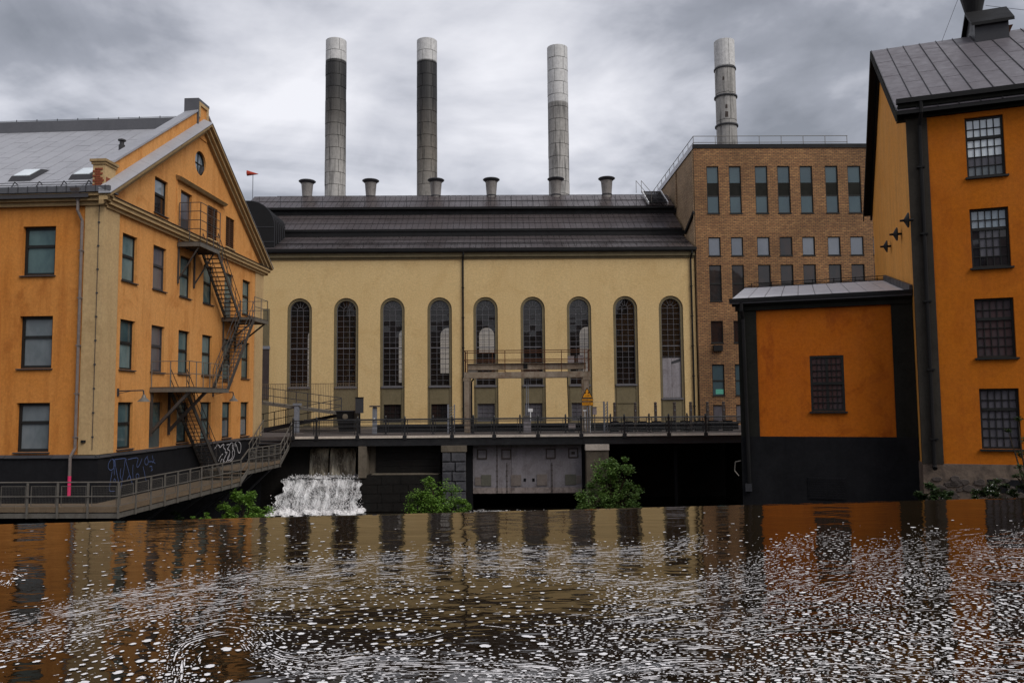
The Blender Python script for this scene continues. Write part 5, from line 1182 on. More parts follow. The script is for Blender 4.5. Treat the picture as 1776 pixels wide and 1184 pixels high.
# granite pier
gp = thing('granite_pier', 'coursed dark granite pier carrying the footbridge left of the sluice gate', 'pier', UB.p(ub(786), -4.3, 0))
a, b = ub(766, 800, .5), ub(808, 800, .5)
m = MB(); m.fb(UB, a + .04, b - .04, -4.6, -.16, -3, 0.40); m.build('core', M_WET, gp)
m = MB(); m.fb(UB, a - .03, b + .03, -.52, -.15, -.3, .56); m.build('capstone', M_CON, gp)
zc_ = -.54
for r in range(6):
    h = 0.60; sp_ = [0, .55 if r % 2 else .38, 1.0] if r != 2 else [0, .42, 1.0]
    for s0, s1 in zip(sp_[:-1], sp_[1:]):
        u0 = a + (b-a)*s0 + .012; u1 = a + (b-a)*s1 - .012; z1 = zc_ - r*h - .012; z0 = z1 - h + .024
        m = MB(); e = random.uniform(0.0, .05); i = .05
        m.hexa([UB.p(u0, z0, .40), UB.p(u1, z0, .40), UB.p(u1, z1, .40), UB.p(u0, z1, .40), UB.p(u0 + i, z0 + i, .50 + e), UB.p(u1 - i, z0 + i, .48 + e), UB.p(u1 - i, z1 - i, .50 + e), UB.p(u0 + i, z1 - i, .52 + e)])
        m.build('granite_block', M_GRA, gp)
# sluice gate
ga_, gb_ = ub(820, 800, -.7), ub(1009, 800, -.7); NG = -.7
gt = thing('sluice_gate', 'large grey painted steel sluice gate with square hatches under the bridge', 'sluice gate', UB.p((ga_ + gb_)/2, -3.2, NG))
gx = [820, 862, 887, 955, 1009]
for x0, x1 in zip(gx[:-1], gx[1:]):
    m = MB(); m.fb(UB, ub(x0, 800, NG) + .008, ub(x1, 800, NG) - .008, -2.85, -.2, NG - .1, NG + random.uniform(-.01, .01)); m.build('gate_panel', M_GATE, gt)
    m = MB(); m.fb(UB, ub(x0, 800, NG) + .008, ub(x1, 800, NG) - .008, -3.20, -2.855, NG - .1, NG + .004); m.build('bottom_plate', M_GATB, gt)
for x in (862, 879, 957):
    z1 = -.2 if x == 862 else -1.3; m = MB(); u = ub(x, 800, NG); m.fb(UB, u - .025, u + .025, -3.2, z1, NG + .014, NG + .03)
    for k in range(9):
        z = -3.1 + k*.32
        if z < z1: m.fb(UB, u - .05, u + .05, z, z + .05, NG + .031, NG + .045)
    m.build('bolt_strip', M_STN, gt)
for x, y in ((836, 787), (878, 787), (955, 786), (994, 785)):
    u, z = UB.hit(x, y, NG); s = .31; m = MB()
    for q in ((u - s, u - s + .07, z - s, z + s), (u + s - .07, u + s, z - s, z + s), (u - s + .07, u + s - .07, z - s, z - s + .07), (u - s + .07, u + s - .07, z + s - .07, z + s)): m.fb(UB, *q, NG + .012, NG + .07)
    h_ = m.build('hatch_frame', M_STN, gt); m = MB(); m.fb(UB, u - s + .07, u + s - .07, z - s + .07, z + s - .07, NG + .012, NG + .03); m.build('hatch_plate', M_GATE, h_)
    if x == 994: m = MB(); m.fb(UB, u - .11, u + .11, z - .09, z + .09, NG + .031, NG + .035); m.build('dark_mark', M_STN, h_)
for x0, x1, y0, y1, mt in ((824, 834, 827, 841, M_HAT), (834.5, 852, 823, 842, M_HATG), (886, 904, 823, 842, M_HAT), (931, 949, 822, 841, M_HAT), (980, 999, 822, 840, M_HATG), (999.5, 1008, 824, 838, M_HAT)):
    u0, z1 = UB.hit(x0, y0, NG); u1, z0 = UB.hit(x1, y1, NG); m = MB(); m.fb(UB, u0, u1, z0, z1, NG + .012, NG + .05); m.build('hatch_cover', mt, gt)
for x0, x1 in ((908, 912.5), (923, 927.5)):
    u0, z1 = UB.hit(x0, 829, NG); u1, z0 = UB.hit(x1, 834.5, NG); m = MB(); m.fb(UB, u0, u1, z0, z1, NG + .012, NG + .02); m.build('opening', M_BLK, gt)
m = MB(); m.fb(UB, ga_, gb_, -.62 + .43, -.15, NG - .15, NG + .12); m.build('top_beam', M_BRG, gt)
m = MB(); m.fb(UB, ub(808, 800, 0) + .0, ga_ - .02, -4.6, -.16, -2, NG + .05); m.build('guide_channel', M_BLK, gt); m = MB(); m.fb(UB, gb_ + .02, ub(1016), -4.6, -.16, -2, NG + .05); m.build('guide_channel', M_BLK, gt)
# concrete pier
cp = thing('concrete_pier', 'brown stained concrete pier behind the large bush', 'pier', UB.p(ub(1036), -4.3, 0))
a, b = ub(1017, 800, .4), ub(1056, 800, .4)
m = MB(); m.fb(UB, a, b, -4.6, -.50, -3, .40); m.build('shaft', M_CON, cp)
m = MB(); m.fb(UB, a - .05, b + .03, -.497, -.15, -3, .48); m.build('cap', M_KERB, cp)
m = MB(); u = ub(1172, 820, -1.5); m.fb(UB, u - .1, u + .1, -4.6, -.3, -1.6, -1.4); tag(m.build('steel_column', M_BLK), 'dark steel column in the black opening under the bridge', 'column')
m = MB(); m.fb(UB, ub(1300), ub(1300) + 1, -4.6, -.15, -6, -.3); m.build('right_abutment', M_WET, kind='structure')
m = MB(); m.hexa([(14.0, 24.5, -4.8), (40, 15, -4.8), (44, 28, -4.8), (16.2, 36, -4.8), (15.2, 27.2, -1.5), (40, 17.5, -1.5), (44, 28, -1.2), (16.4, 32, -1.2)]); m.build('river_bank', M_GRND, kind='structure')

# ================================================================== FALLS
def fall_mat(name, white, dark, scale, stretch, thr, alpha=True):
    m, t, b = base_mat(name)
    g = t.nodes.new('ShaderNodeNewGeometry').outputs['Position']
    mpn = nd(t, 'ShaderNodeMapping'); mpn.inputs['Scale'].default_value = stretch; t.links.new(g, mpn.inputs[0])
    wob = nd(t, 'ShaderNodeTexNoise', i_Scale=2.0, i_Detail=4.0); t.links.new(mpn.outputs[0], wob.inputs[0])
    vadd = t.nodes.new('ShaderNodeMixRGB'); vadd.blend_type = 'ADD'; vadd.inputs[0].default_value = 0.22; t.links.new(mpn.outputs[0], vadd.inputs[1]); t.links.new(wob.outputs['Color'], vadd.inputs[2])
    vo = nd(t, 'ShaderNodeTexVoronoi', feature='DISTANCE_TO_EDGE', i_Scale=scale); t.links.new(vadd.outputs[0], vo.inputs[0])
    vo2 = nd(t, 'ShaderNodeTexVoronoi', feature='DISTANCE_TO_EDGE', i_Scale=scale*2.3); t.links.new(vadd.outputs[0], vo2.inputs[0])
    l1 = ramp(t, vo.outputs[0], [(0.02, 1.0), (thr, 0.0)]); l2 = ramp(t, vo2.outputs[0], [(0.02, 0.8), (thr*0.9, 0.0)])
    big = ramp(t, nz(t, g, 1.3, 2, 0.5, stretch=(1.5, 1, 0.5)), [(0.42, 0.0), (0.60, 1.0)])
    f = mth(t, 'MAXIMUM', mth(t, 'MULTIPLY', mth(t, 'MAXIMUM', l1, l2), mth(t, 'ADD', 0.55, mth(t, 'MULTIPLY', big, 0.45))), mth(t, 'MULTIPLY', big, 0.85), True)
    fine = ramp(t, nz(t, g, 9, 3, 0.7, stretch=(1, 1, .6)), [(0.3, 0.72), (0.6, 1.0)])
    f = mth(t, 'MULTIPLY', f, fine)
    t.links.new(mix(t, f, dark, white), b.inputs['Base Color']); b.inputs['Roughness'].default_value = 0.35
    bp = nd(t, 'ShaderNodeBump', i_Strength=0.8, i_Distance=0.06); t.links.new(f, bp.inputs['Height']); t.links.new(bp.outputs[0], b.inputs['Normal'])
    return m
M_F1 = fall_mat('white_falling_water', (0.78, 0.78, 0.79), (0.030, 0.028, 0.028), 3.3, (1.1, 0.8, 0.85), 0.17)
M_F2 = fall_mat('brown_falling_water', (0.80, 0.72, 0.56), (0.11, 0.085, 0.055), 7.0, (1.0, 1.0, 0.10), 0.06)
def sheet(name, fn, nu_, nv_, mat, parent):
    m = MB()
    for j in range(nv_ + 1):
        for i in range(nu_ + 1): m.v.append(tuple(fn(i/nu_, j/nv_)))
    for j in range(nv_):
        for i in range(nu_): a = j*(nu_+1) + i; m.f.append((a, a+1, a+nu_+2, a+nu_+1))
    return m.build(name, mat, parent, smooth=True)
wf = thing('waterfall', 'white foaming waterfall pouring from the sluice beside the orange mill', 'waterfall', UB.p(ub(556), -4.2, 0.8))
wa, wb_ = ub(488, 860, .6), ub(624, 860, .6)
ph_ = RNG.uniform(0, 6.28, 40); fr_ = RNG.uniform(3, 40, 40); am_ = 0.10/np.sqrt(fr_/3)
def lump(u, v): return sum(am_[k]*math.sin(fr_[k]*u + ph_[k] + v*(1.5 + k % 5)) for k in range(40))*0.30
def lower(s, t):
    u = wa + (wb_ - wa)*s; u = u - (1 - s)*0.35*t + s**6*.12*math.sin(17*t) - (1-s)**6*(.18*math.sin(13*t + 1) + .10*math.sin(31*t)) + 0.06*math.sin(9*t + 5*s)*(s*(1-s)*4)
    z = -2.06 - 2.2*t - 0.10*abs(s - .5)*2*(1 - t); n = -0.40 + 1.85*t**0.8 + lump(s*6, t)*(0.4 + t) + .05*math.sin(40*s + 7*t)
    return UB.p(u, z + 0.06*lump(s*9, t*2), n)
sheet('lower_fall', lower, 110, 60, M_F1, wf)
def shelf(s, t):
    u = wa + .1 + (wb_ - wa - .1)*s; return UB.p(u, -2.12 + .10*math.sin(11*s + 6*t) * (1 - t*.6) + .08*lump(s*8, t*3), -2.2 + 2.05*t)
sheet('churning_pool', shelf, 80, 24, M_F1, wf)
for x0, x1 in ((539, 572), (574.5, 619)):
    u0, u1 = ub(x0, 780, -2.0), ub(x1, 780, -2.0)
    def upper(s, t, u0=u0, u1=u1):
        u = u0 + (u1-u0)*s; tt = max(0, t - .12)/.88
        z = -.36 - 1.75*tt**1.6 + (0.05*math.sin(22*s) if t < .1 else 0); n = -2.5 + (.5*min(t, .12)/.12) + .45*tt**.7 + .03*math.sin(50*s + 3*t)
        return UB.p(u, z, n)
    sheet('upper_fall', upper, 40, 26, M_F2, wf)
m = MB()
for k in range(70):                      # churned mounds at the foot
    c = UB.p(wa - .55 + (wb_ - wa + .7)*random.random(), -4.2 + random.uniform(-.05, .12), 1.35 + random.gauss(0, .35)); R_ = random.uniform(.14, .34); i = len(m.v); kk = 8
    for a_ in range(1, 4):
        for b_ in range(kk): th = a_*math.pi/7; ph = 2*math.pi*b_/kk; e = R_*random.uniform(.75, 1.2); m.v.append((c[0] + e*math.sin(th)*math.cos(ph), c[1] + e*math.sin(th)*math.sin(ph), c[2] + e*.9*math.cos(th)))
    m.v.append((c[0], c[1], c[2] + R_))
    for b_ in range(kk):
        m.f.append((i + b_, i + (b_+1) % kk, i + 3*kk))
        for a_ in range(2): m.f.append((i + a_*kk + b_, i + (a_+1)*kk + b_, i + (a_+1)*kk + (b_+1) % kk, i + a_*kk + (b_+1) % kk))
for k in range(4200):
    s = random.random(); r = random.random()
    if r < .55: u = wa - .5 + (wb_ - wa + .7)*s; z = -4.2 + abs(random.gauss(0, .34)); n = 1.2 + random.gauss(0, .5)
    elif r < .85:
        t = random.random(); q = lower(s, t); dn = abs(random.gauss(0, .12)); u = None
    else: u = wa + .1 + (wb_ - wa - .1)*s; z = -2.15 + abs(random.gauss(0, .10)); n = -1.0 + random.gauss(0, .6)
    if u is None: c = (q[0] + random.gauss(0, .05), q[1] - dn, q[2] + random.gauss(0, .05) + .03)
    else: c = UB.p(u, z, n)
    rr = random.uniform(.008, .035); st = random.uniform(1, 2.2)
    i = len(m.v); m.v += [(c[0] + rr, c[1], c[2]), (c[0] - rr, c[1], c[2]), (c[0], c[1] + rr, c[2]), (c[0], c[1] - rr, c[2]), (c[0], c[1], c[2] + rr*st), (c[0], c[1], c[2] - rr*st)]
    for a, b in ((0, 2), (2, 1), (1, 3), (3, 0)): m.f.append((i+a, i+b, i+4)); m.f.append((i+b, i+a, i+5))
m.build('spray', M_FOAM, wf, kind='stuff')
# tide-line foam on the lower water below the gate
m = MB()
for k in range(420):
    x = random.choice((random.gauss(850, 22), random.uniform(815, 1010), random.gauss(1150, 45), random.uniform(1060, 1285)))
    c = UB.p(ub(x, 870, .3), -4.192, 0.3 + random.gauss(0, .35)); a = random.uniform(.02, .09); b = random.uniform(.05, .14)
    i = len(m.v); m.v += [(c[0] + a*math.cos(t)*random.uniform(.7, 1.2), c[1] + b*math.sin(t)*random.uniform(.7, 1.2), c[2]) for t in np.linspace(0, 6.28, 7)[:-1]]; m.f.append(tuple(range(i, i+6)))
m.build('drift_foam', M_FOAM, kind='stuff')

# ================================================================== YARD FURNITURE
YZ = 0.45
# hoist gantry
GA = Face(BRF.p(0, 0, -3.6), math.degrees(math.atan2(BRF.u[1], BRF.u[0])))
def gh_(x, y, n=0.0): return GA.hit(x, y, n)
gq = thing('hoist_gantry', 'rusty steel hoist gantry with railed platform standing behind the footbridge', 'gantry', GA.p(gh_(915, 700)[0], YZ, 0))
u0 = gh_(805, 650)[0]; u1 = gh_(1024, 650)[0]
zl0, zl1 = gh_(915, 654)[1], gh_(915, 644.5)[1]; zu0, zu1 = gh_(915, 639.5)[1], gh_(915, 630)[1]; zr = gh_(915, 607.5)[1]
for x0, x1 in ((805.5, 813.5), (1013, 1022)):
    a, b = gh_(x0, 700)[0], gh_(x1, 700)[0]; m = MB(); m.fb(GA, a, b, YZ, zl0, -.18, 0.12); m.fb(GA, a - .06, b + .06, zl0 - .22, zl0, -.2, .14); m.build('post', M_RUST, gq)
    m = MB(); m.fb(GA, a, b, YZ, zl0, -2.2, -1.95); m.build('post', M_RUST, gq)
m = MB(); m.tube([GA.p(gh_(818, 700)[0], YZ, -.05), GA.p(gh_(818, 700)[0], zl0 - .25, -.05), GA.p(gh_(822, 700)[0], zl0 - .06, -.05)], .06, 6); m.build('conduit', M_DKM, gq)
m = MB(); m.fb(GA, u0, u1, zl0, zl1, -.22, .15); m.fb(GA, u0, u1, zl0, zl1, -2.25, -1.9); m.build('lower_beam', M_RUST, gq)
m = MB(); m.fb(GA, gh_(810, 650)[0], gh_(1017, 650)[0], zu0, zu1, -.5, -.2); m.fb(GA, gh_(810, 650)[0], gh_(1017, 650)[0], zu0 - .03, zu0, -.6, -.1); m.fb(GA, gh_(810, 650)[0], gh_(1017, 650)[0], zu1, zu1 + .03, -.6, -.1); m.build('upper_beam', M_RUST, gq)
m = MB()
for x0, x1 in ((811, 828), (1003, 1012)): m.fb(GA, gh_(x0, 650)[0], gh_(x1, 650)[0], zl1 + .002, zu0 - .031, -.5, -.15)
m.build('trolley', M_STL, gq)
m = MB(); m.fb(GA, gh_(908, 650)[0], gh_(915, 650)[0], zl1, zu1 + .1, -.45, -.15); m.build('hoist_block', M_DKM, gq)
for x in (811, 852, 876, 904, 945, 974, 1014, 1020):
    u = gh_(x, 650)[0]; m = MB(); m.beam(GA.p(u, zl1, .16 if x not in (852, 904) else -2.2), GA.p(u, zr, .16 if x not in (852, 904) else -2.2), .05); m.build('railing_post', M_RUSR, gq)
for n_ in (.16, -2.2):
    for h_ in (zr, zr - (zr - zu1)*.70):
        m = MB(); m.beam(GA.p(u0, h_, n_), GA.p(u1, h_, n_), .05); m.build('rail', M_RUSR, gq)
m = MB()
for u in (u0, u1):
    for h_ in (zr, zr - (zr - zu1)*.70): m.beam(GA.p(u, h_, .16), GA.p(u, h_, -2.2), .05)
    for n_ in (-.9, -1.6): m.beam(GA.p(u, zl1, n_), GA.p(u, zr, n_), .05)
m.build('end_railing', M_RUSR, gq)
m = MB()
for x0, x1 in ((853, 878), (905, 935)): a, b = gh_(x0, 650)[0], gh_(x1, 650)[0]; m.tube([GA.p(a, zl1, .12), GA.p(a + .1, zu0 - .12, .12), GA.p(b - .1, zu0 - .12, .12), GA.p(b, zl1, .12)], .022, 5)
m.build('loop_bar', M_RUSR, gq)
for x0, x1, y0, y1 in ((985, 996, 618, 629), (1003, 1012, 616.5, 629)):
    a, z1 = gh_(x0, y0); b, z0 = gh_(x1, y1); m = MB(); m.fb(GA, a, b, z0, z1, -.5, -.1); m.fb(GA, a - .02, b + .02, z1 + .002, z1 + .04, -.52, -.08); m.build('control_box', M_BOX, gq)
m = MB(); m.rod(GA.p(gh_(984, 660)[0], zl0, -.05), GA.p(gh_(987, 720)[0], YZ, -.05), .035, 6); m.build('cable', M_DKM, gq)
m = MB()
for x in (913, 916): m.rod(GA.p(gh_(x, 660)[0], zl0, -.3), GA.p(gh_(x, 720)[0], YZ + .8, -.3), .03, 6)
m.build('hoist_rod', M_PLAS, gq)
# control cabinet, plates
def simple(name, label, cat, boxes, mat, face=GA, group=None):
    m = MB()
    for b in boxes: m.fb(face, *b)
    o = m.build(name, mat); return tag(o, label, cat, group)
a, b = gh_(908, 735)[0], gh_(921, 735)[0]
kc = thing('control_cabinet', 'grey control cabinet under the middle of the gantry', 'cabinet', GA.p((a+b)/2, YZ, 0))
m = MB(); m.fb(GA, a, b, YZ, YZ + 1.05, -.5, 0); m.build('body', M_GATE, kc); m = MB(); m.fb(GA, a - .04, b + .04, YZ + 1.052, YZ + 1.14, -.55, .05); m.build('lid', M_STL, kc); m = MB(); m.fb(GA, a + .06, b - .06, YZ + .15, YZ + .95, .003, .02); m.build('door', M_GATE, kc)
u, z = gh_(920, 711, .1); simple('notice_plate', 'small white notice plate in the middle below the gantry', 'notice', [(u - .16, u + .16, z - .11, z + .11, .1, .115), (u - .03, u + .03, z - .7, z - .11, .06, .098)], M_WHT)
u, z = gh_(1014.5, 711.5, .6); simple('notice_plate', 'thin white plate below the orange warning sign', 'notice', [(u - .13, u + .13, z - .04, z + .04, .6, .615), (u - .02, u + .02, z - 1.2, z - .04, .58, .6)], M_WHT)
u, z = gh_(992, 738, .3)
jb = thing('junction_box', 'pale junction box by the rails below the gantry', 'box', GA.p(u, YZ, .2)); m = MB(); m.fb(GA, u - .24, u + .24, z - .18, z + .18, 0, .3); m.build('body', M_BOX, jb); m = MB(); m.fb(GA, u - .18, u + .18, YZ, z - .18, .1, .2); m.build('stand', M_DKM2, jb); m = MB(); m.fb(GA, u - .26, u + .26, z + .182, z + .21, -.02, .33); m.build('lid', M_STL, jb)
# warning sign
wsn = thing('warning_sign', 'orange triangular warning sign over two orange text plates by the gantry', 'sign', GA.p(gh_(1018, 700)[0], YZ, .7))
NS = .7
def sp_(x, y): return GA.hit(x, y, NS)
m = MB(); tri_o = [sp_(1008.6, 690.2), sp_(1028.4, 690), sp_(1018, 671.3)]; m.slab(GA, tri_o, NS - .02, NS); so2 = m.build('triangle_plate', M_INK, wsn)
cx = sum(q[0] for q in tri_o)/3; cz = sum(q[1] for q in tri_o)/3
m = MB(); tri_i = [(cx + (q[0]-cx)*.78, cz + (q[1]-cz)*.78) for q in tri_o]; m.slab(GA, tri_i, NS + .002, NS + .008); m.build('triangle_face', M_SIGN, so2)
m = MB()
for x, y in ((1015, 681), (1020.4, 681)): q = sp_(x, y); m.slab(GA, [(q[0] - .06, q[1] - .04), (q[0] + .06, q[1] - .04), (q[0] + .02, q[1] + .07), (q[0] - .01, q[1] + .06)], NS + .009, NS + .012)
for x, y, w_ in ((1016, 685.6, .03), (1018.4, 685.2, .025), (1021, 684.4, .05), (1020, 686.2, .06), (1022, 685.5, .02)): q = sp_(x, y); m.fb(GA, q[0] - w_, q[0] + w_, q[1] - .012, q[1] + .014, NS + .009, NS + .012)
m.build('pictogram', M_INK, so2)
for y0, y1, lines in ((691, 695.2, (693.1,)), (696.6, 703, (698.6, 700.9))):
    (a, z1), (b, z0) = sp_(1009, y0), sp_(1028.8, y1); m = MB(); m.fb(GA, a, b, z0, z1, NS - .02, NS); pl_ = m.build('text_plate', M_SIGN, wsn)
    m = MB()
    for q in ((a, b, z1 - .025, z1), (a, b, z0, z0 + .025), (a, a + .025, z0 + .025, z1 - .025), (b - .025, b, z0 + .025, z1 - .025)): m.fb(GA, *q, NS + .002, NS + .006)
    for yl in lines:
        zl = sp_(1018, yl)[1]; x = a + .08
        while x < b - .1: w_ = random.uniform(.015, .04); m.fb(GA, x, x + w_, zl - .02, zl + .02, NS + .002, NS + .005); x += w_ + random.choice((.012, .012, .03))
    m.build('plate_print', M_INK, pl_)
m = MB(); m.rod(GA.p(cx, YZ, NS - .06), GA.p(cx, cz + .1, NS - .06), .035, 8); m.build('pole', M_PLAS, wsn)
# lattice posts and fence wires
def lattice(x0, x1, y0, label):
    a, z1 = gh_(x0, y0, .3); b = gh_(x1, y0, .3)[0]
    t = thing('lattice_post', label, 'post', GA.p((a+b)/2, YZ, .3), 'grey lattice posts beside the gantry')
    m = MB(); m.fb(GA, a, a + .10, YZ, z1, .2, .4); m.fb(GA, b - .06, b, YZ, z1, .2, .4); m.build('upright', M_PLAS, t)
    m = MB(); n_ = 9
    for k in range(n_): z = YZ + .2 + k*(z1 - YZ - .3)/n_; m.beam(GA.p(a + .10, z, .3), GA.p(b - .06, z + .16, .3), .04)
    m.build('lacing', M_PLAS, t)
lattice(776, 789, 701, 'grey lattice post to the left of the gantry, by the left gantry leg'); lattice(1046, 1054, 696, 'grey lattice post to the right of the orange warning sign')
wfn = thing('wire_fence', 'thin wire mesh fence panel between the warning sign and the lattice post', 'fence', GA.p(gh_(1035, 735)[0], YZ, .3))
m = MB(); a, z1 = gh_(1023, 697, .3); b = gh_(1046, 697, .3)[0]
for z in np.linspace(YZ + .1, z1, 7): m.rod(GA.p(a, z, .3), GA.p(b, z, .3), .006, 4)
m.build('wire', M_PLAS, wfn); m = MB(); m.rod(GA.p(a, YZ, .3), GA.p(a, z1, .3), .025, 6); m.build('fence_post', M_WHT, wfn)
u, z = gh_(1031, 713, .3); mb_ = thing('meter_box', 'pinkish grey meter box on a post right of the warning sign', 'box', GA.p(u, YZ, .2)); m = MB(); m.fb(GA, u - .13, u + .13, z - .22, z + .26, .31, .5); m.build('body', M_BOX, mb_); m = MB(); m.fb(GA, u - .03, u + .03, YZ, z - .222, .36, .42); m.build('post', M_STL, mb_); m = MB(); m.fb(GA, u - .15, u + .15, z + .262, z + .29, .3, .53); m.build('hood', M_STL, mb_)
# row of weathered posts
px = [1066, 1102, 1137, 1170, 1198, 1227, 1255]; P0_ = None
pl = ['weathered grey mooring post left of the walled up arch', 'weathered grey mooring post in front of the walled up arch', 'weathered grey mooring post between the two rightmost arches', 'weathered grey mooring post in front of the shuttered rightmost arch', 'weathered grey mooring post beside the right rainwater pipe of the hall', 'weathered grey mooring post at the left edge of the brick wall', 'weathered grey mooring post before the ground floor window of the brick building']
for x, l in zip(px, pl):
    u = gh_(x, 715, -1.0)[0]
    if P0_ is None:
        P0_ = thing('mooring_post', l, 'post', GA.p(u, YZ, -1.0), 'weathered posts behind the bridge'); pu0 = u
        m = MB(); m.fb(GA, u - .085, u + .085, YZ, YZ + 1.72, -1.09, -.91); m.build('shaft', M_STN, P0_)
        q = GA.p(u, YZ + 1.72, -1.0); m = MB(); m.lathe(q, [(.12, 0), (.09, .04), (.085, .1), (.11, .14), (.09, .22), (0, .26)], 10); m.build('head', M_STN, P0_)
        m = MB(); m.fb(GA, u - .03, u + .03, YZ + 1.35, YZ + 1.45, -.908, -.88); m.build('bolt', M_PLAS, P0_)
    else: dup(P0_, GA.u*(u - pu0), l)
# stone upstand and stacked rails seen through the bridge fence
m = MB(); m.fb(GA, gh_(640, 745)[0], gh_(1300, 745)[0], YZ, YZ + .55, -3.2, -2.7); tag(m.build('low_yard_wall', M_PLS), 'low dark wall across the yard behind the footbridge', 'wall')
m = MB(); u0_ = gh_(1060, 745)[0]
for k in range(9): u = u0_ + k*.95; m.fb(GA, u, u + .55, YZ, YZ + .7, -.8, -.3)
m.build('concrete_blocks', M_PLS, kind='stuff')
# T-headed post and dark cabinet
u, z = gh_(650, 703, -.5)
tp = thing('tee_post', 'grey tee headed post standing alone left of the third arch', 'post', GA.p(u, YZ, -.5)); m = MB(); m.fb(GA, u - .14, u + .14, YZ, z - .14, -.62, -.4); m.build('shaft', M_PLAS, tp); m = MB(); m.fb(GA, u - .33, u + .33, z - .1, z, -.75, -.3); m.fb(GA, u - .12, u + .12, z - .14, z - .102, -.6, -.42); m.build('head', M_STN, tp)
m = MB(); q = GA.p(u, z - .9, -.38); m.rod(q, (q[0], q[1] - .06, q[2]), .06, 10); m.build('round_lamp', M_WHT, tp)
a, z1 = gh_(616.5, 690, -1.5); b, z0 = gh_(630, 716, -1.5); ib = thing('notice_board', 'dark notice board on a post at the foot of the ramp', 'notice board', GA.p((a+b)/2, YZ, -1.5)); m = MB(); m.fb(GA, a, b, z0, z1, -1.6, -1.5); m.build('board', M_DKM2, ib); m = MB(); m.fb(GA, (a+b)/2 - .06, (a+b)/2 + .06, YZ, z0, -1.6, -1.5); m.build('post', M_DKM, ib); m = MB(); m.fb(GA, a - .03, b + .03, z1 + .002, z1 + .06, -1.64, -1.46); m.build('cap', M_DKM, ib)
a, b = gh_(586, 730, -2.5)[0], gh_(618, 730, -2.5)[0]; sk = thing('waste_container', 'dark open waste container below the ramp', 'container', GA.p((a+b)/2, YZ, -2.5)); m = MB(); m.hexa([GA.p(a + .2, YZ + .1, -2.0), GA.p(b - .1, YZ + .1, -2.0), GA.p(b - .1, YZ + .1, -3.2), GA.p(a + .2, YZ + .1, -3.2), GA.p(a, YZ + 1.5, -1.9), GA.p(b, YZ + 1.5, -1.9), GA.p(b, YZ + 1.5, -3.3), GA.p(a, YZ + 1.5, -3.3)]); m.build('body', M_DKM, sk)
m = MB(); m.fb(GA, a - .04, b + .04, YZ + 1.502, YZ + 1.58, -1.92, -1.84); m.build('rim', M_DKM2, sk); q = GA.p((a+b)/2, YZ + 1.15, -1.9); m = MB(); m.lathe(q, [(0, -.2), (.17, -.12), (.2, 0), (.14, .16), (0, .2)], 8); m.v = [(x, q[1] - .03 + (y - q[1])*.15, z) for x, y, z in m.v]; m.build('emblem', M_CON, sk)
# switchback ramp with barred fence
RP = Face(GA.p(0, 0, -4.2), math.degrees(math.atan2(BRF.u[1], BRF.u[0])))
rp = thing('access_ramp', 'steel switchback ramp with railings between the mill and the hall', 'ramp', RP.p(RP.hit(530, 740)[0], YZ, 0))
a0, za0 = RP.hit(452, 693.5); a1, za1 = RP.hit(592, 716)
m = MB(); m.hexa([RP.p(a0 - 1.5, za0 - .1, 0), RP.p(a1, za1 - .16, 0), RP.p(a1, za1 - .16, -1.5), RP.p(a0 - 1.5, za0 - .1, -1.5), RP.p(a0 - 1.5, za0 + .12, 0), RP.p(a1, za1 + .04, 0), RP.p(a1, za1 + .04, -1.5), RP.p(a0 - 1.5, za0 + .12, -1.5)]); m.build('upper_flight', M_STL, rp)
b1, zb1 = RP.hit(592, 716, -1.6); b0, zb0 = RP.hit(452, 747, -1.6)
m = MB(); m.hexa([RP.p(b0 - 1.5, zb0 - .4, -1.6), RP.p(b1, zb1 - .2, -1.6), RP.p(b1, zb1 - .2, -3.1), RP.p(b0 - 1.5, zb0 - .4, -3.1), RP.p(b0 - 1.5, zb0 - .1, -1.6), RP.p(b1, zb1, -1.6), RP.p(b1, zb1, -3.1), RP.p(b0 - 1.5, zb0 - .1, -3.1)]); m.build('lower_flight', M_DKM2, rp)
m = MB()
for n_, A0, A1 in ((0.0, (a0 - 1.5, za0 + .1), (a1, za1 + .04)), (-1.65, (b0 - 1.5, zb0 - .1), (b1, zb1))):
    for h_ in (.5, 1.05): m.beam(RP.p(A0[0], A0[1] + h_, n_), RP.p(A1[0], A1[1] + h_, n_), .05)
    for k in range(10): f_ = k/9; m.beam(RP.p(A0[0] + (A1[0]-A0[0])*f_, A0[1] + (A1[1]-A0[1])*f_, n_), RP.p(A0[0] + (A1[0]-A0[0])*f_, A0[1] + (A1[1]-A0[1])*f_ + 1.05, n_), .045)
m.build('railing', M_DKM2, rp)
m = MB(); fa, zf = RP.hit(466, 666.5, -3.3); fb_ = RP.hit(619, 666.5, -3.3)[0]; zf2 = RP.hit(590, 735, -3.3)[1]; n_ = 62
for k in range(n_): u = fa - 1 + (fb_ - fa + 1)*k/(n_-1); m.fb(RP, u - .011, u + .011, YZ + .1, zf, -3.32, -3.29)
m.fb(RP, fa - 1, fb_, zf, zf + .04, -3.33, -3.28); m.fb(RP, fa - 1, fb_, YZ + .06, YZ + .1, -3.33, -3.28); m.build('bar_screen', M_WOOD, rp)
m = MB(); a, b = RP.hit(511, 720, .2)[0], RP.hit(518.5, 720, .2)[0]; zt = RP.hit(515, 703, .2)[1]; m.fb(RP, a, b, YZ, zt, 0.05, .35); m.fb(RP, a - .08, b + .14, zt, zt + .16, 0.0, .4); m.build('column', M_PLAS, rp)

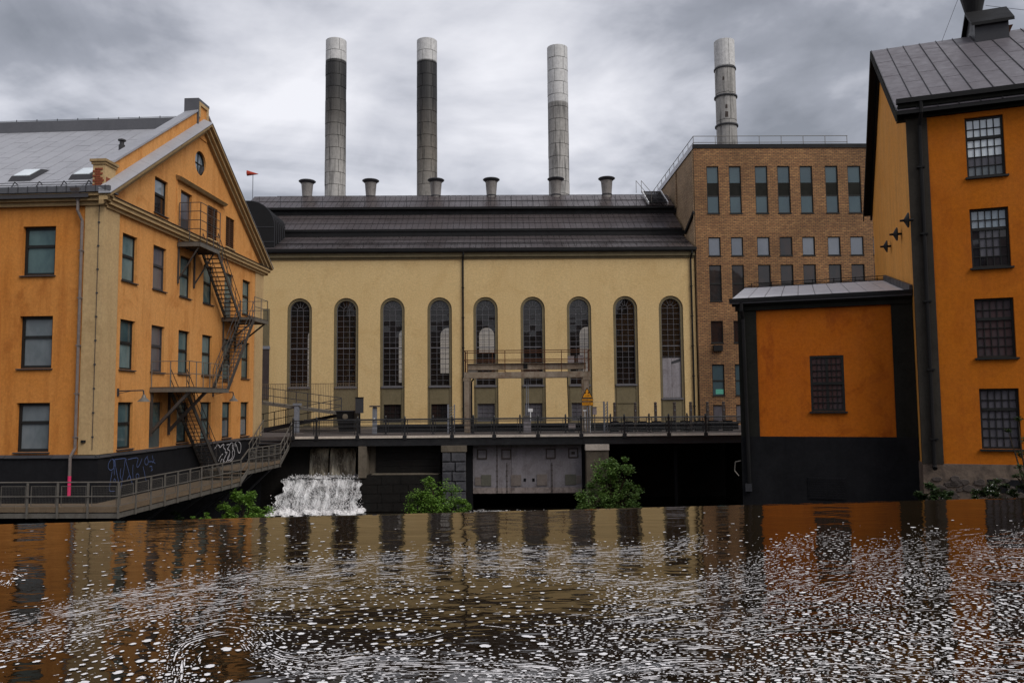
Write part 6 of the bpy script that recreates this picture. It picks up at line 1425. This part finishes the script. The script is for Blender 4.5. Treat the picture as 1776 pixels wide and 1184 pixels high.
# ================================================================== BUSHES
def bush(name, label, cat, c, size, n_leaf, mat, ls, group=None, flowers=0, clumps=26, seed=0):
    rg = random.Random(seed); t = thing(name, label, cat, c, group)
    m = MB(); cl = []
    for k in range(clumps):
        for _ in range(50):
            v = Vector((rg.uniform(-1, 1), rg.uniform(-1, 1), rg.uniform(0, 1)))
            w_ = 1.0 - 0.75*max(0, v.z - .25)
            if (v.x**2 + v.y**2) < w_*w_: break
        ex = rg.uniform(.85, 1.22); sprig = rg.random() < .3; ex = ex*1.08 if sprig else ex; p = Vector((c[0] + v.x*size[0]*ex, c[1] + v.y*size[1]*ex, c[2] + v.z*size[2]*(ex if sprig else min(ex, 1)))); cl.append((p, (rg.uniform(.07, .13) if sprig else rg.uniform(.12, .28))*min(size[0], size[2]*.8)))
        r0 = Vector((c[0] + v.x*size[0]*.12, c[1] + v.y*size[1]*.12, c[2])); mid_ = r0.lerp(p, .55) + Vector((rg.uniform(-.1, .1), rg.uniform(-.1, .1), .1*size[2])); m.rod(r0, mid_, .028*size[2]/2, 5, .018*size[2]/2); m.rod(mid_, p, .018*size[2]/2, 5, .006)
    m.build('stem', M_STEM, t)
    V = []; Fc = []
    for k in range(n_leaf):
        p, r = cl[rg.randrange(len(cl))]; d = Vector((rg.gauss(0, 1), rg.gauss(0, 1), rg.gauss(0, .8))); d = d/ (d.length + 1e-6)*r*(rg.random()**.45)
        q = p + d; a = rg.uniform(0, 6.28); L_ = ls*rg.uniform(.6, 1.35); el = rg.uniform(-.5, .6)
        x = Vector((math.cos(a)*math.cos(el), math.sin(a)*math.cos(el), math.sin(el))); y = x.cross(Vector((rg.gauss(0, .35), rg.gauss(0, .35), 1))).normalized()*L_*.30
        i = len(V); tip = q + x*L_; md = q + x*L_*.45
        V += [tuple(q), tuple(md + y + Vector((0, 0, .12*L_))), tuple(tip), tuple(md - y + Vector((0, 0, .12*L_)))]; Fc += [(i, i+1, i+2), (i, i+2, i+3)]
    mm = MB(); mm.v = V; mm.f = Fc; mm.build('leaves', mat, t, kind='stuff')
    if flowers:
        m = MB()
        for k in range(flowers):
            p, r = cl[rg.randrange(len(cl))]; d = Vector((rg.gauss(0, 1), rg.gauss(0, 1), rg.gauss(0, 1))).normalized()*r*1.05; q = p + d; s = rg.uniform(.012, .028); i = len(m.v); m.v += [tuple(q + Vector(o)*s) for o in ((1, 0, 0), (0, 1, 0), (-1, 0, 0), (0, -1, 0), (0, 0, 1))]; m.f += [(i, i+1, i+4), (i+1, i+2, i+4), (i+2, i+3, i+4), (i+3, i, i+4)]
        m.build('blossom', M_FLOW, t, kind='stuff')
    return t
def gpt(x, y, d): q = at_depth(x, y, d); return q
p = gpt(1058, 893, 46); bush('large_bush', 'tall bright green bush in front of the concrete pier', 'bush', p, (1.85, 1.3, 3.2), 11000, M_LEAFM, .15, clumps=85, seed=3)
p = gpt(757, 898, 46.5); bush('round_bush', 'mid sized green bush at the foot of the granite pier', 'bush', p, (1.7, 1.1, 2.25), 8000, M_LEAF, .14, clumps=60, seed=5)
p = gpt(425, 906, 42); bush('bank_bush', 'bright green bush between the boardwalk and the waterfall', 'bush', p, (1.35, 1.0, 1.5), 5200, M_LEAF, .13, clumps=28, seed=8)
p = gpt(352, 905, 38); bush('low_weed', 'small green weed below the boardwalk stairs left of the bright bush', 'weed', p, (.55, .5, .75), 900, M_LEAF, .11, clumps=10, seed=9)
p = gpt(308, 903, 38); bush('low_weed', 'small dark weed clump under the boardwalk, leftmost of the greenery', 'weed', p, (.35, .3, .6), 420, M_LEAFD, .11, clumps=7, seed=10)
p = gpt(1618, 868, 27.6); bush('grass_tuft', 'grassy dark green weeds at the stone base corner of the right mill', 'weed', p, (.75, .5, .55), 1700, M_LEAFD, .13, clumps=18, seed=11, flowers=8)
p = gpt(1728, 866, 26.6); bush('flowering_weed', 'low weeds with tiny white flowers below the cellar opening', 'weed', p, (1.0, .5, .62), 3000, M_LEAFD, .09, clumps=26, seed=12, flowers=130)
p = gpt(1787, 868, 26.0); bush('sapling', 'thin dark sapling at the right picture edge before the lowest window', 'sapling', p, (.70, .6, 2.6), 1100, M_LEAFD, .10, clumps=20, seed=13)

# ================================================================== FOAM ON THE RIVER
BANDS = [  # polyline in the photograph, half width px, weight
    ([(0, 1080), (200, 1040), (430, 1002), (600, 980), (850, 962), (1000, 962), (1120, 962), (1200, 942)], 14, 3.4),
    ([(0, 1130), (250, 1060), (500, 1020), (700, 1000)], 22, 1.3),
    ([(820, 985), (960, 995), (1080, 1012), (1200, 1018), (1300, 985), (1350, 955), (1450, 930)], 14, 1.7),
    ([(1080, 1060), (1250, 1030), (1400, 1000), (1500, 975), (1620, 950), (1776, 930)], 24, 1.7),
    ([(1180, 1110), (1330, 1060), (1420, 1020), (1520, 985), (1640, 975), (1776, 960)], 30, 0.9),
    ([(1300, 1085), (1450, 1100), (1600, 1110), (1776, 1120)], 40, 0.8),
    ([(560, 1150), (800, 1160), (1000, 1165), (1200, 1160), (1500, 1165), (1776, 1170)], 22, 1.5),
    ([(300, 1180), (300, 1120), (330, 1085), (390, 1060), (450, 1080), (440, 1120), (480, 1150), (600, 1150)], 18, 1.3),
    ([(1000, 1100), (1150, 1095), (1300, 1080)], 34, 0.7),
    ([(0, 995), (20, 990), (30, 1000), (10, 1012)], 8, 1.2),
    ([(1500, 1040), (1650, 1030), (1776, 1040)], 45, 0.8)]
VORT = [(340, 1130, 95, 1), (1005, 1168, 70, -1), (1420, 1170, 85, 1), (1010, 1000, 60, 1), (1380, 1045, 70, -1), (640, 1020, 55, 1), (1660, 1000, 80, 1), (5, 1000, 40, 1), (560, 1155, 60, -1), (1250, 1120, 90, -1), (820, 1100, 90, 1)]
def band_field(X, Y):
    """density and mean direction of the foam at photo points"""
    D = np.zeros_like(X); A_ = np.zeros_like(X); B_ = np.zeros_like(X)
    for pts, hw, wt in BANDS:
        best = np.full(X.shape, 1e9); bx = np.zeros_like(X); by = np.zeros_like(X)
        for (x0, y0), (x1, y1) in zip(pts[:-1], pts[1:]):
            dx, dy = x1-x0, y1-y0; l2 = dx*dx + dy*dy
            t = np.clip(((X-x0)*dx + (Y-y0)*dy)/l2, 0, 1); d = np.hypot((X - x0 - t*dx)*0.55, Y - y0 - t*dy)
            k = d < best; best = np.where(k, d, best); l = math.sqrt(l2); bx = np.where(k, dx/l, bx); by = np.where(k, dy/l, by)
        w_ = wt*np.exp(-(best/hw)**2); D += w_; w2 = wt*np.exp(-(best/(hw*3))**2); A_ += bx*w2; B_ += by*w2
    return D, A_, B_
KX = RNG.normal(0, 1, (26, 2))*np.array([0.006, 0.016])[None]; KP = RNG.uniform(0, 6.28, 26)
def curl(X, Y):
    u = np.zeros_like(X); v = np.zeros_like(X)
    for (a, b), p in zip(KX, KP):
        c = np.cos(a*X + b*Y + p); s_ = 1/math.hypot(a, b); u += b*c*s_; v -= a*c*s_
    return u/5, v/5
def flow(X, Y):
    D, a, b = band_field(X, Y); cu, cv_ = curl(X, Y)
    u = 0.9 + a*1.2 + cu*0.35; v = -0.06 + b*1.2 + cv_*0.22
    for x0, y0, R_, sg_ in VORT:
        dx, dy = X - x0, (Y - y0)*2.2; r = np.hypot(dx, dy) + 1e-6; g = 2.4*sg_*np.exp(-(r/R_)**2)*(r/R_)
        u += -dy/r*g*1.2; v += dx/r*g/2.2*1.2
    s_ = np.hypot(u, v) + 1e-6; return u/s_, v/s_
def noise2(X, Y, f, seed):
    rg = np.random.default_rng(seed); o = np.zeros_like(X)
    for k in range(14): a = rg.normal(0, f); b = rg.normal(0, f*2.4); o += np.sin(a*X + b*Y + rg.uniform(0, 6.28))
    return o/math.sqrt(14)
def edge_y(X): return 908 - 46*X/1776
def foam_density(X, Y):
    D, _, _ = band_field(X, Y)
    base = np.interp(Y, [905, 935, 975, 1010, 1060, 1110, 1184], [.02, .06, .20, .38, .50, .55, .85])
    base *= np.interp(X, [0, 300, 560, 700, 900, 1150, 1350, 1776], [.75, .75, .85, .70, .62, .85, 1.15, 1.2])
    base = base + 0.22*np.exp(-((X - 300)/230)**2 - ((Y - 930)/30)**2) + .3*np.exp(-((X - 1180)/120)**2 - ((Y - 945)/20)**2)
    base *= np.clip(1 + 0.95*noise2(X, Y, .010, 3), .04, 2.5)
    d = base*0.62 + 1.25*D*np.clip(.75 + .5*noise2(X, Y, .02, 5), .1, 2)
    d *= np.clip((Y - edge_y(X) - 3)/22, 0, 1)
    return np.clip(d, 0, 2.2)
def foam():
    NT = 480000
    X = RNG.uniform(-140, 1920, NT); Y = 880 + (1235 - 880)*RNG.uniform(0, 1, NT)**0.9
    keep = (RNG.uniform(0, 1, NT) < 0.85*(foam_density(X, Y)/2.2)**1.45) & (Y > edge_y(X) + 4); X = X[keep]; Y = Y[keep]; n = len(X)
    D, _, _ = band_field(X, Y)
    # sizes in metres; streaks in the bands, flecks elsewhere
    streak = RNG.uniform(0, 1, n) < np.clip(.04 + .24*D, 0, .55)
    L_ = np.where(streak, RNG.gamma(2.0, .085, n) + .06, RNG.gamma(2.2, .0135, n) + .013); W_ = np.where(streak, RNG.uniform(.008, .021, n), np.clip(L_*RNG.uniform(.45, 0.95, n), .010, .10))
    big_ = (~streak) & (RNG.uniform(0, 1, n) < .03); L_ = np.where(big_, L_*1.5, L_); W_ = np.where(big_, W_*1.3, W_)
    speck = RNG.uniform(0, 1, n) < .25; L_ = np.where(speck & ~streak, L_*.4, L_); W_ = np.where(speck & ~streak, W_*.4, W_)
    sz = 1/(1 + .55*D); L_ = L_*np.where(streak, 1, sz); W_ = W_*np.where(streak, .8, sz)
    K = 10
    vx_ = sum(np.exp(-(np.hypot(X - a, (Y - b)*2.2)/c)**2) for a, b, c, d in VORT)
    fil = (RNG.uniform(0, 1, n) < .085*np.clip(D - .8, 0, 2.2)*(X < 1180) + .012*np.clip(vx_, 0, 1)); streak = streak | fil; L_ = np.where(fil, RNG.uniform(.2, .75, n), L_); W_ = np.where(fil, RNG.uniform(.010, .026, n), W_)
    def w2(X, Y):
        d = _f[:, None]*FPX + _R[:, None]*(X - 888) - _U[:, None]*(Y - 592); t = -2.5/np.minimum(d[2], -1.0); return d[0]*t, d[1]*t
    # metres per pixel sideways along the local direction, to step the right length
    xs, ys = [X], [Y]; x, y = X.copy(), Y.copy(); step = L_/(K-1)
    for k in range(K-1):
        u, v = flow(x, y); ax, ay = w2(x, y); bx, by = w2(x + u, y + v); m_ = np.hypot(bx - ax, by - ay) + 1e-6; s_ = np.minimum(step/m_, 60); x = x + u*s_; y = y + v*s_; y = np.maximum(y, edge_y(x) + 2.0); xs.append(x); ys.append(y)
    # foam rafts push each other apart: keep a gap of dark water round every one
    xs = np.array(xs); ys = np.array(ys); dist = np.hypot(*w2(X, Y)); ppm = 1381/np.maximum(dist, 3)
    hx = W_*ppm*.5; hy = np.maximum(.35, W_*ppm*2.5/np.maximum(dist, 3)*.5); dn = foam_density(X, Y)
    gx = np.where(streak, .6, np.clip(.9/np.clip(dn, .2, 2.2), .5, 5) + hx*.05); gy = np.where(streak, .38, np.clip(.5/np.clip(dn, .2, 2.2), .3, 2.6) + hy*.05)
    SC = 2; OX, OY = 220, 860; occ = np.zeros((int(420*SC), int(2240*SC)), bool); ok = np.zeros(n, bool)
    order = np.argsort(-W_*np.where(streak, 2.2, 1.0) + RNG.uniform(0, .06, n))
    ix = ((xs + OX)*SC).astype(int); iy = ((ys - OY)*SC).astype(int)
    np.clip(ix, 0, occ.shape[1]-1, out=ix); np.clip(iy, 0, occ.shape[0]-1, out=iy)
    ax_ = np.maximum(1, (gx + hx)*SC).astype(int); ay_ = np.maximum(1, (gy + hy)*SC).astype(int); mx_ = np.maximum(0, hx*SC).astype(int); my_ = np.maximum(0, hy*SC).astype(int)
    for q in order:
        bad = False
        for k in range(0, K):
            if occ[max(0, iy[k, q]-ay_[q]):iy[k, q]+ay_[q]+1, max(0, ix[k, q]-ax_[q]):ix[k, q]+ax_[q]+1].any(): bad = True; break
        if bad: continue
        ok[q] = True
        for k in range(K): occ[max(0, iy[k, q]-my_[q]):iy[k, q]+my_[q]+1, max(0, ix[k, q]-mx_[q]):ix[k, q]+mx_[q]+1] = True
    xs = list(xs[:, ok]); ys = list(ys[:, ok]); W_ = W_[ok]; streak = streak[ok]; n = int(ok.sum())
    PX, PY = zip(*[w2(a, b) for a, b in zip(xs, ys)]); PX = np.array(PX); PY = np.array(PY)
    TX = np.gradient(PX, axis=0); TY = np.gradient(PY, axis=0); l = np.hypot(TX, TY) + 1e-9; NX, NY = -TY/l, TX/l
    tt = np.linspace(0, 1, K)[:, None]; prof_ = np.where(streak[None], np.sin(np.pi*np.clip(tt*.96 + .02, 0, 1))**.6, np.sqrt(np.clip(1 - (2*tt - 1)**2, 0.0, 1)) + .02)
    wa_ = W_[None]*prof_*RNG.uniform(.6, 1.25, (K, n))*.5; wb2 = W_[None]*prof_*RNG.uniform(.6, 1.25, (K, n))*.5
    AX, AY, BX, BY = PX + NX*wa_, PY + NY*wa_, PX - NX*wb2, PY - NY*wb2
    z = .004 + RNG.uniform(0, .006, n)
    V = np.zeros((n, K, 2, 3)); V[:, :, 0, 0] = AX.T; V[:, :, 0, 1] = AY.T; V[:, :, 1, 0] = BX.T; V[:, :, 1, 1] = BY.T; V[..., 2] = z[:, None, None]
    V = V.reshape(-1, 3)
    i = (np.arange(n)*K*2)[:, None] + (np.arange(K-1)*2)[None]; F_ = np.stack([i, i+1, i+3, i+2], -1).reshape(-1, 4)
    me = bpy.data.meshes.new('river_foam'); me.vertices.add(len(V)); me.vertices.foreach_set('co', V.ravel()); me.loops.add(F_.size); me.loops.foreach_set('vertex_index', F_.ravel().astype(np.int32)); me.polygons.add(len(F_)); me.polygons.foreach_set('loop_start', np.arange(0, F_.size, 4, dtype=np.int32)); me.polygons.foreach_set('loop_total', np.full(len(F_), 4, dtype=np.int32)); me.update(calc_edges=True); me.validate()
    me.materials.append(M_FOAM); me.materials.append(M_FOAMT); me.polygons.foreach_set('material_index', np.repeat((streak | (RNG.uniform(0, 1, n) < .25)).astype(np.int32), K-1)); o = bpy.data.objects.new('river_foam', me); COL.objects.link(o); o['kind'] = 'stuff'
    print('foam flecks', n, 'faces', len(F_))
foam()

# ================================================================== THE BANK BEHIND THE VIEWER (seen in the window reflections)
NB = Face((30, -16), 180)
nb = thing('red_brick_mill', 'long red brick mill on the near bank mirrored in the window panes', 'building', (0, -20, 1))
m = MB(); hs = [rect(3 + k*3.6, 4.8 + k*3.6, 2.6 + r*3.8, 5.0 + r*3.8) for k in range(15) for r in range(3)]
m.wall(NB, rect(0, 60, 1, 13), hs, .2); m.build('front_wall', M_BRKB, nb)
m = MB()
for h in hs: m.poly(NB, [h], -.19)
m.build('window', G_LILAC, nb)
m = MB(); m.hexa([NB.p(-.4, 13, .4), NB.p(60.4, 13, .4), NB.p(60.4, 13, -12), NB.p(-.4, 13, -12), NB.p(-.4, 13.1, .4), NB.p(60.4, 13.1, .4), NB.p(60.4, 17, -6), NB.p(-.4, 17, -6)]); m.build('roof', M_RFR, nb)
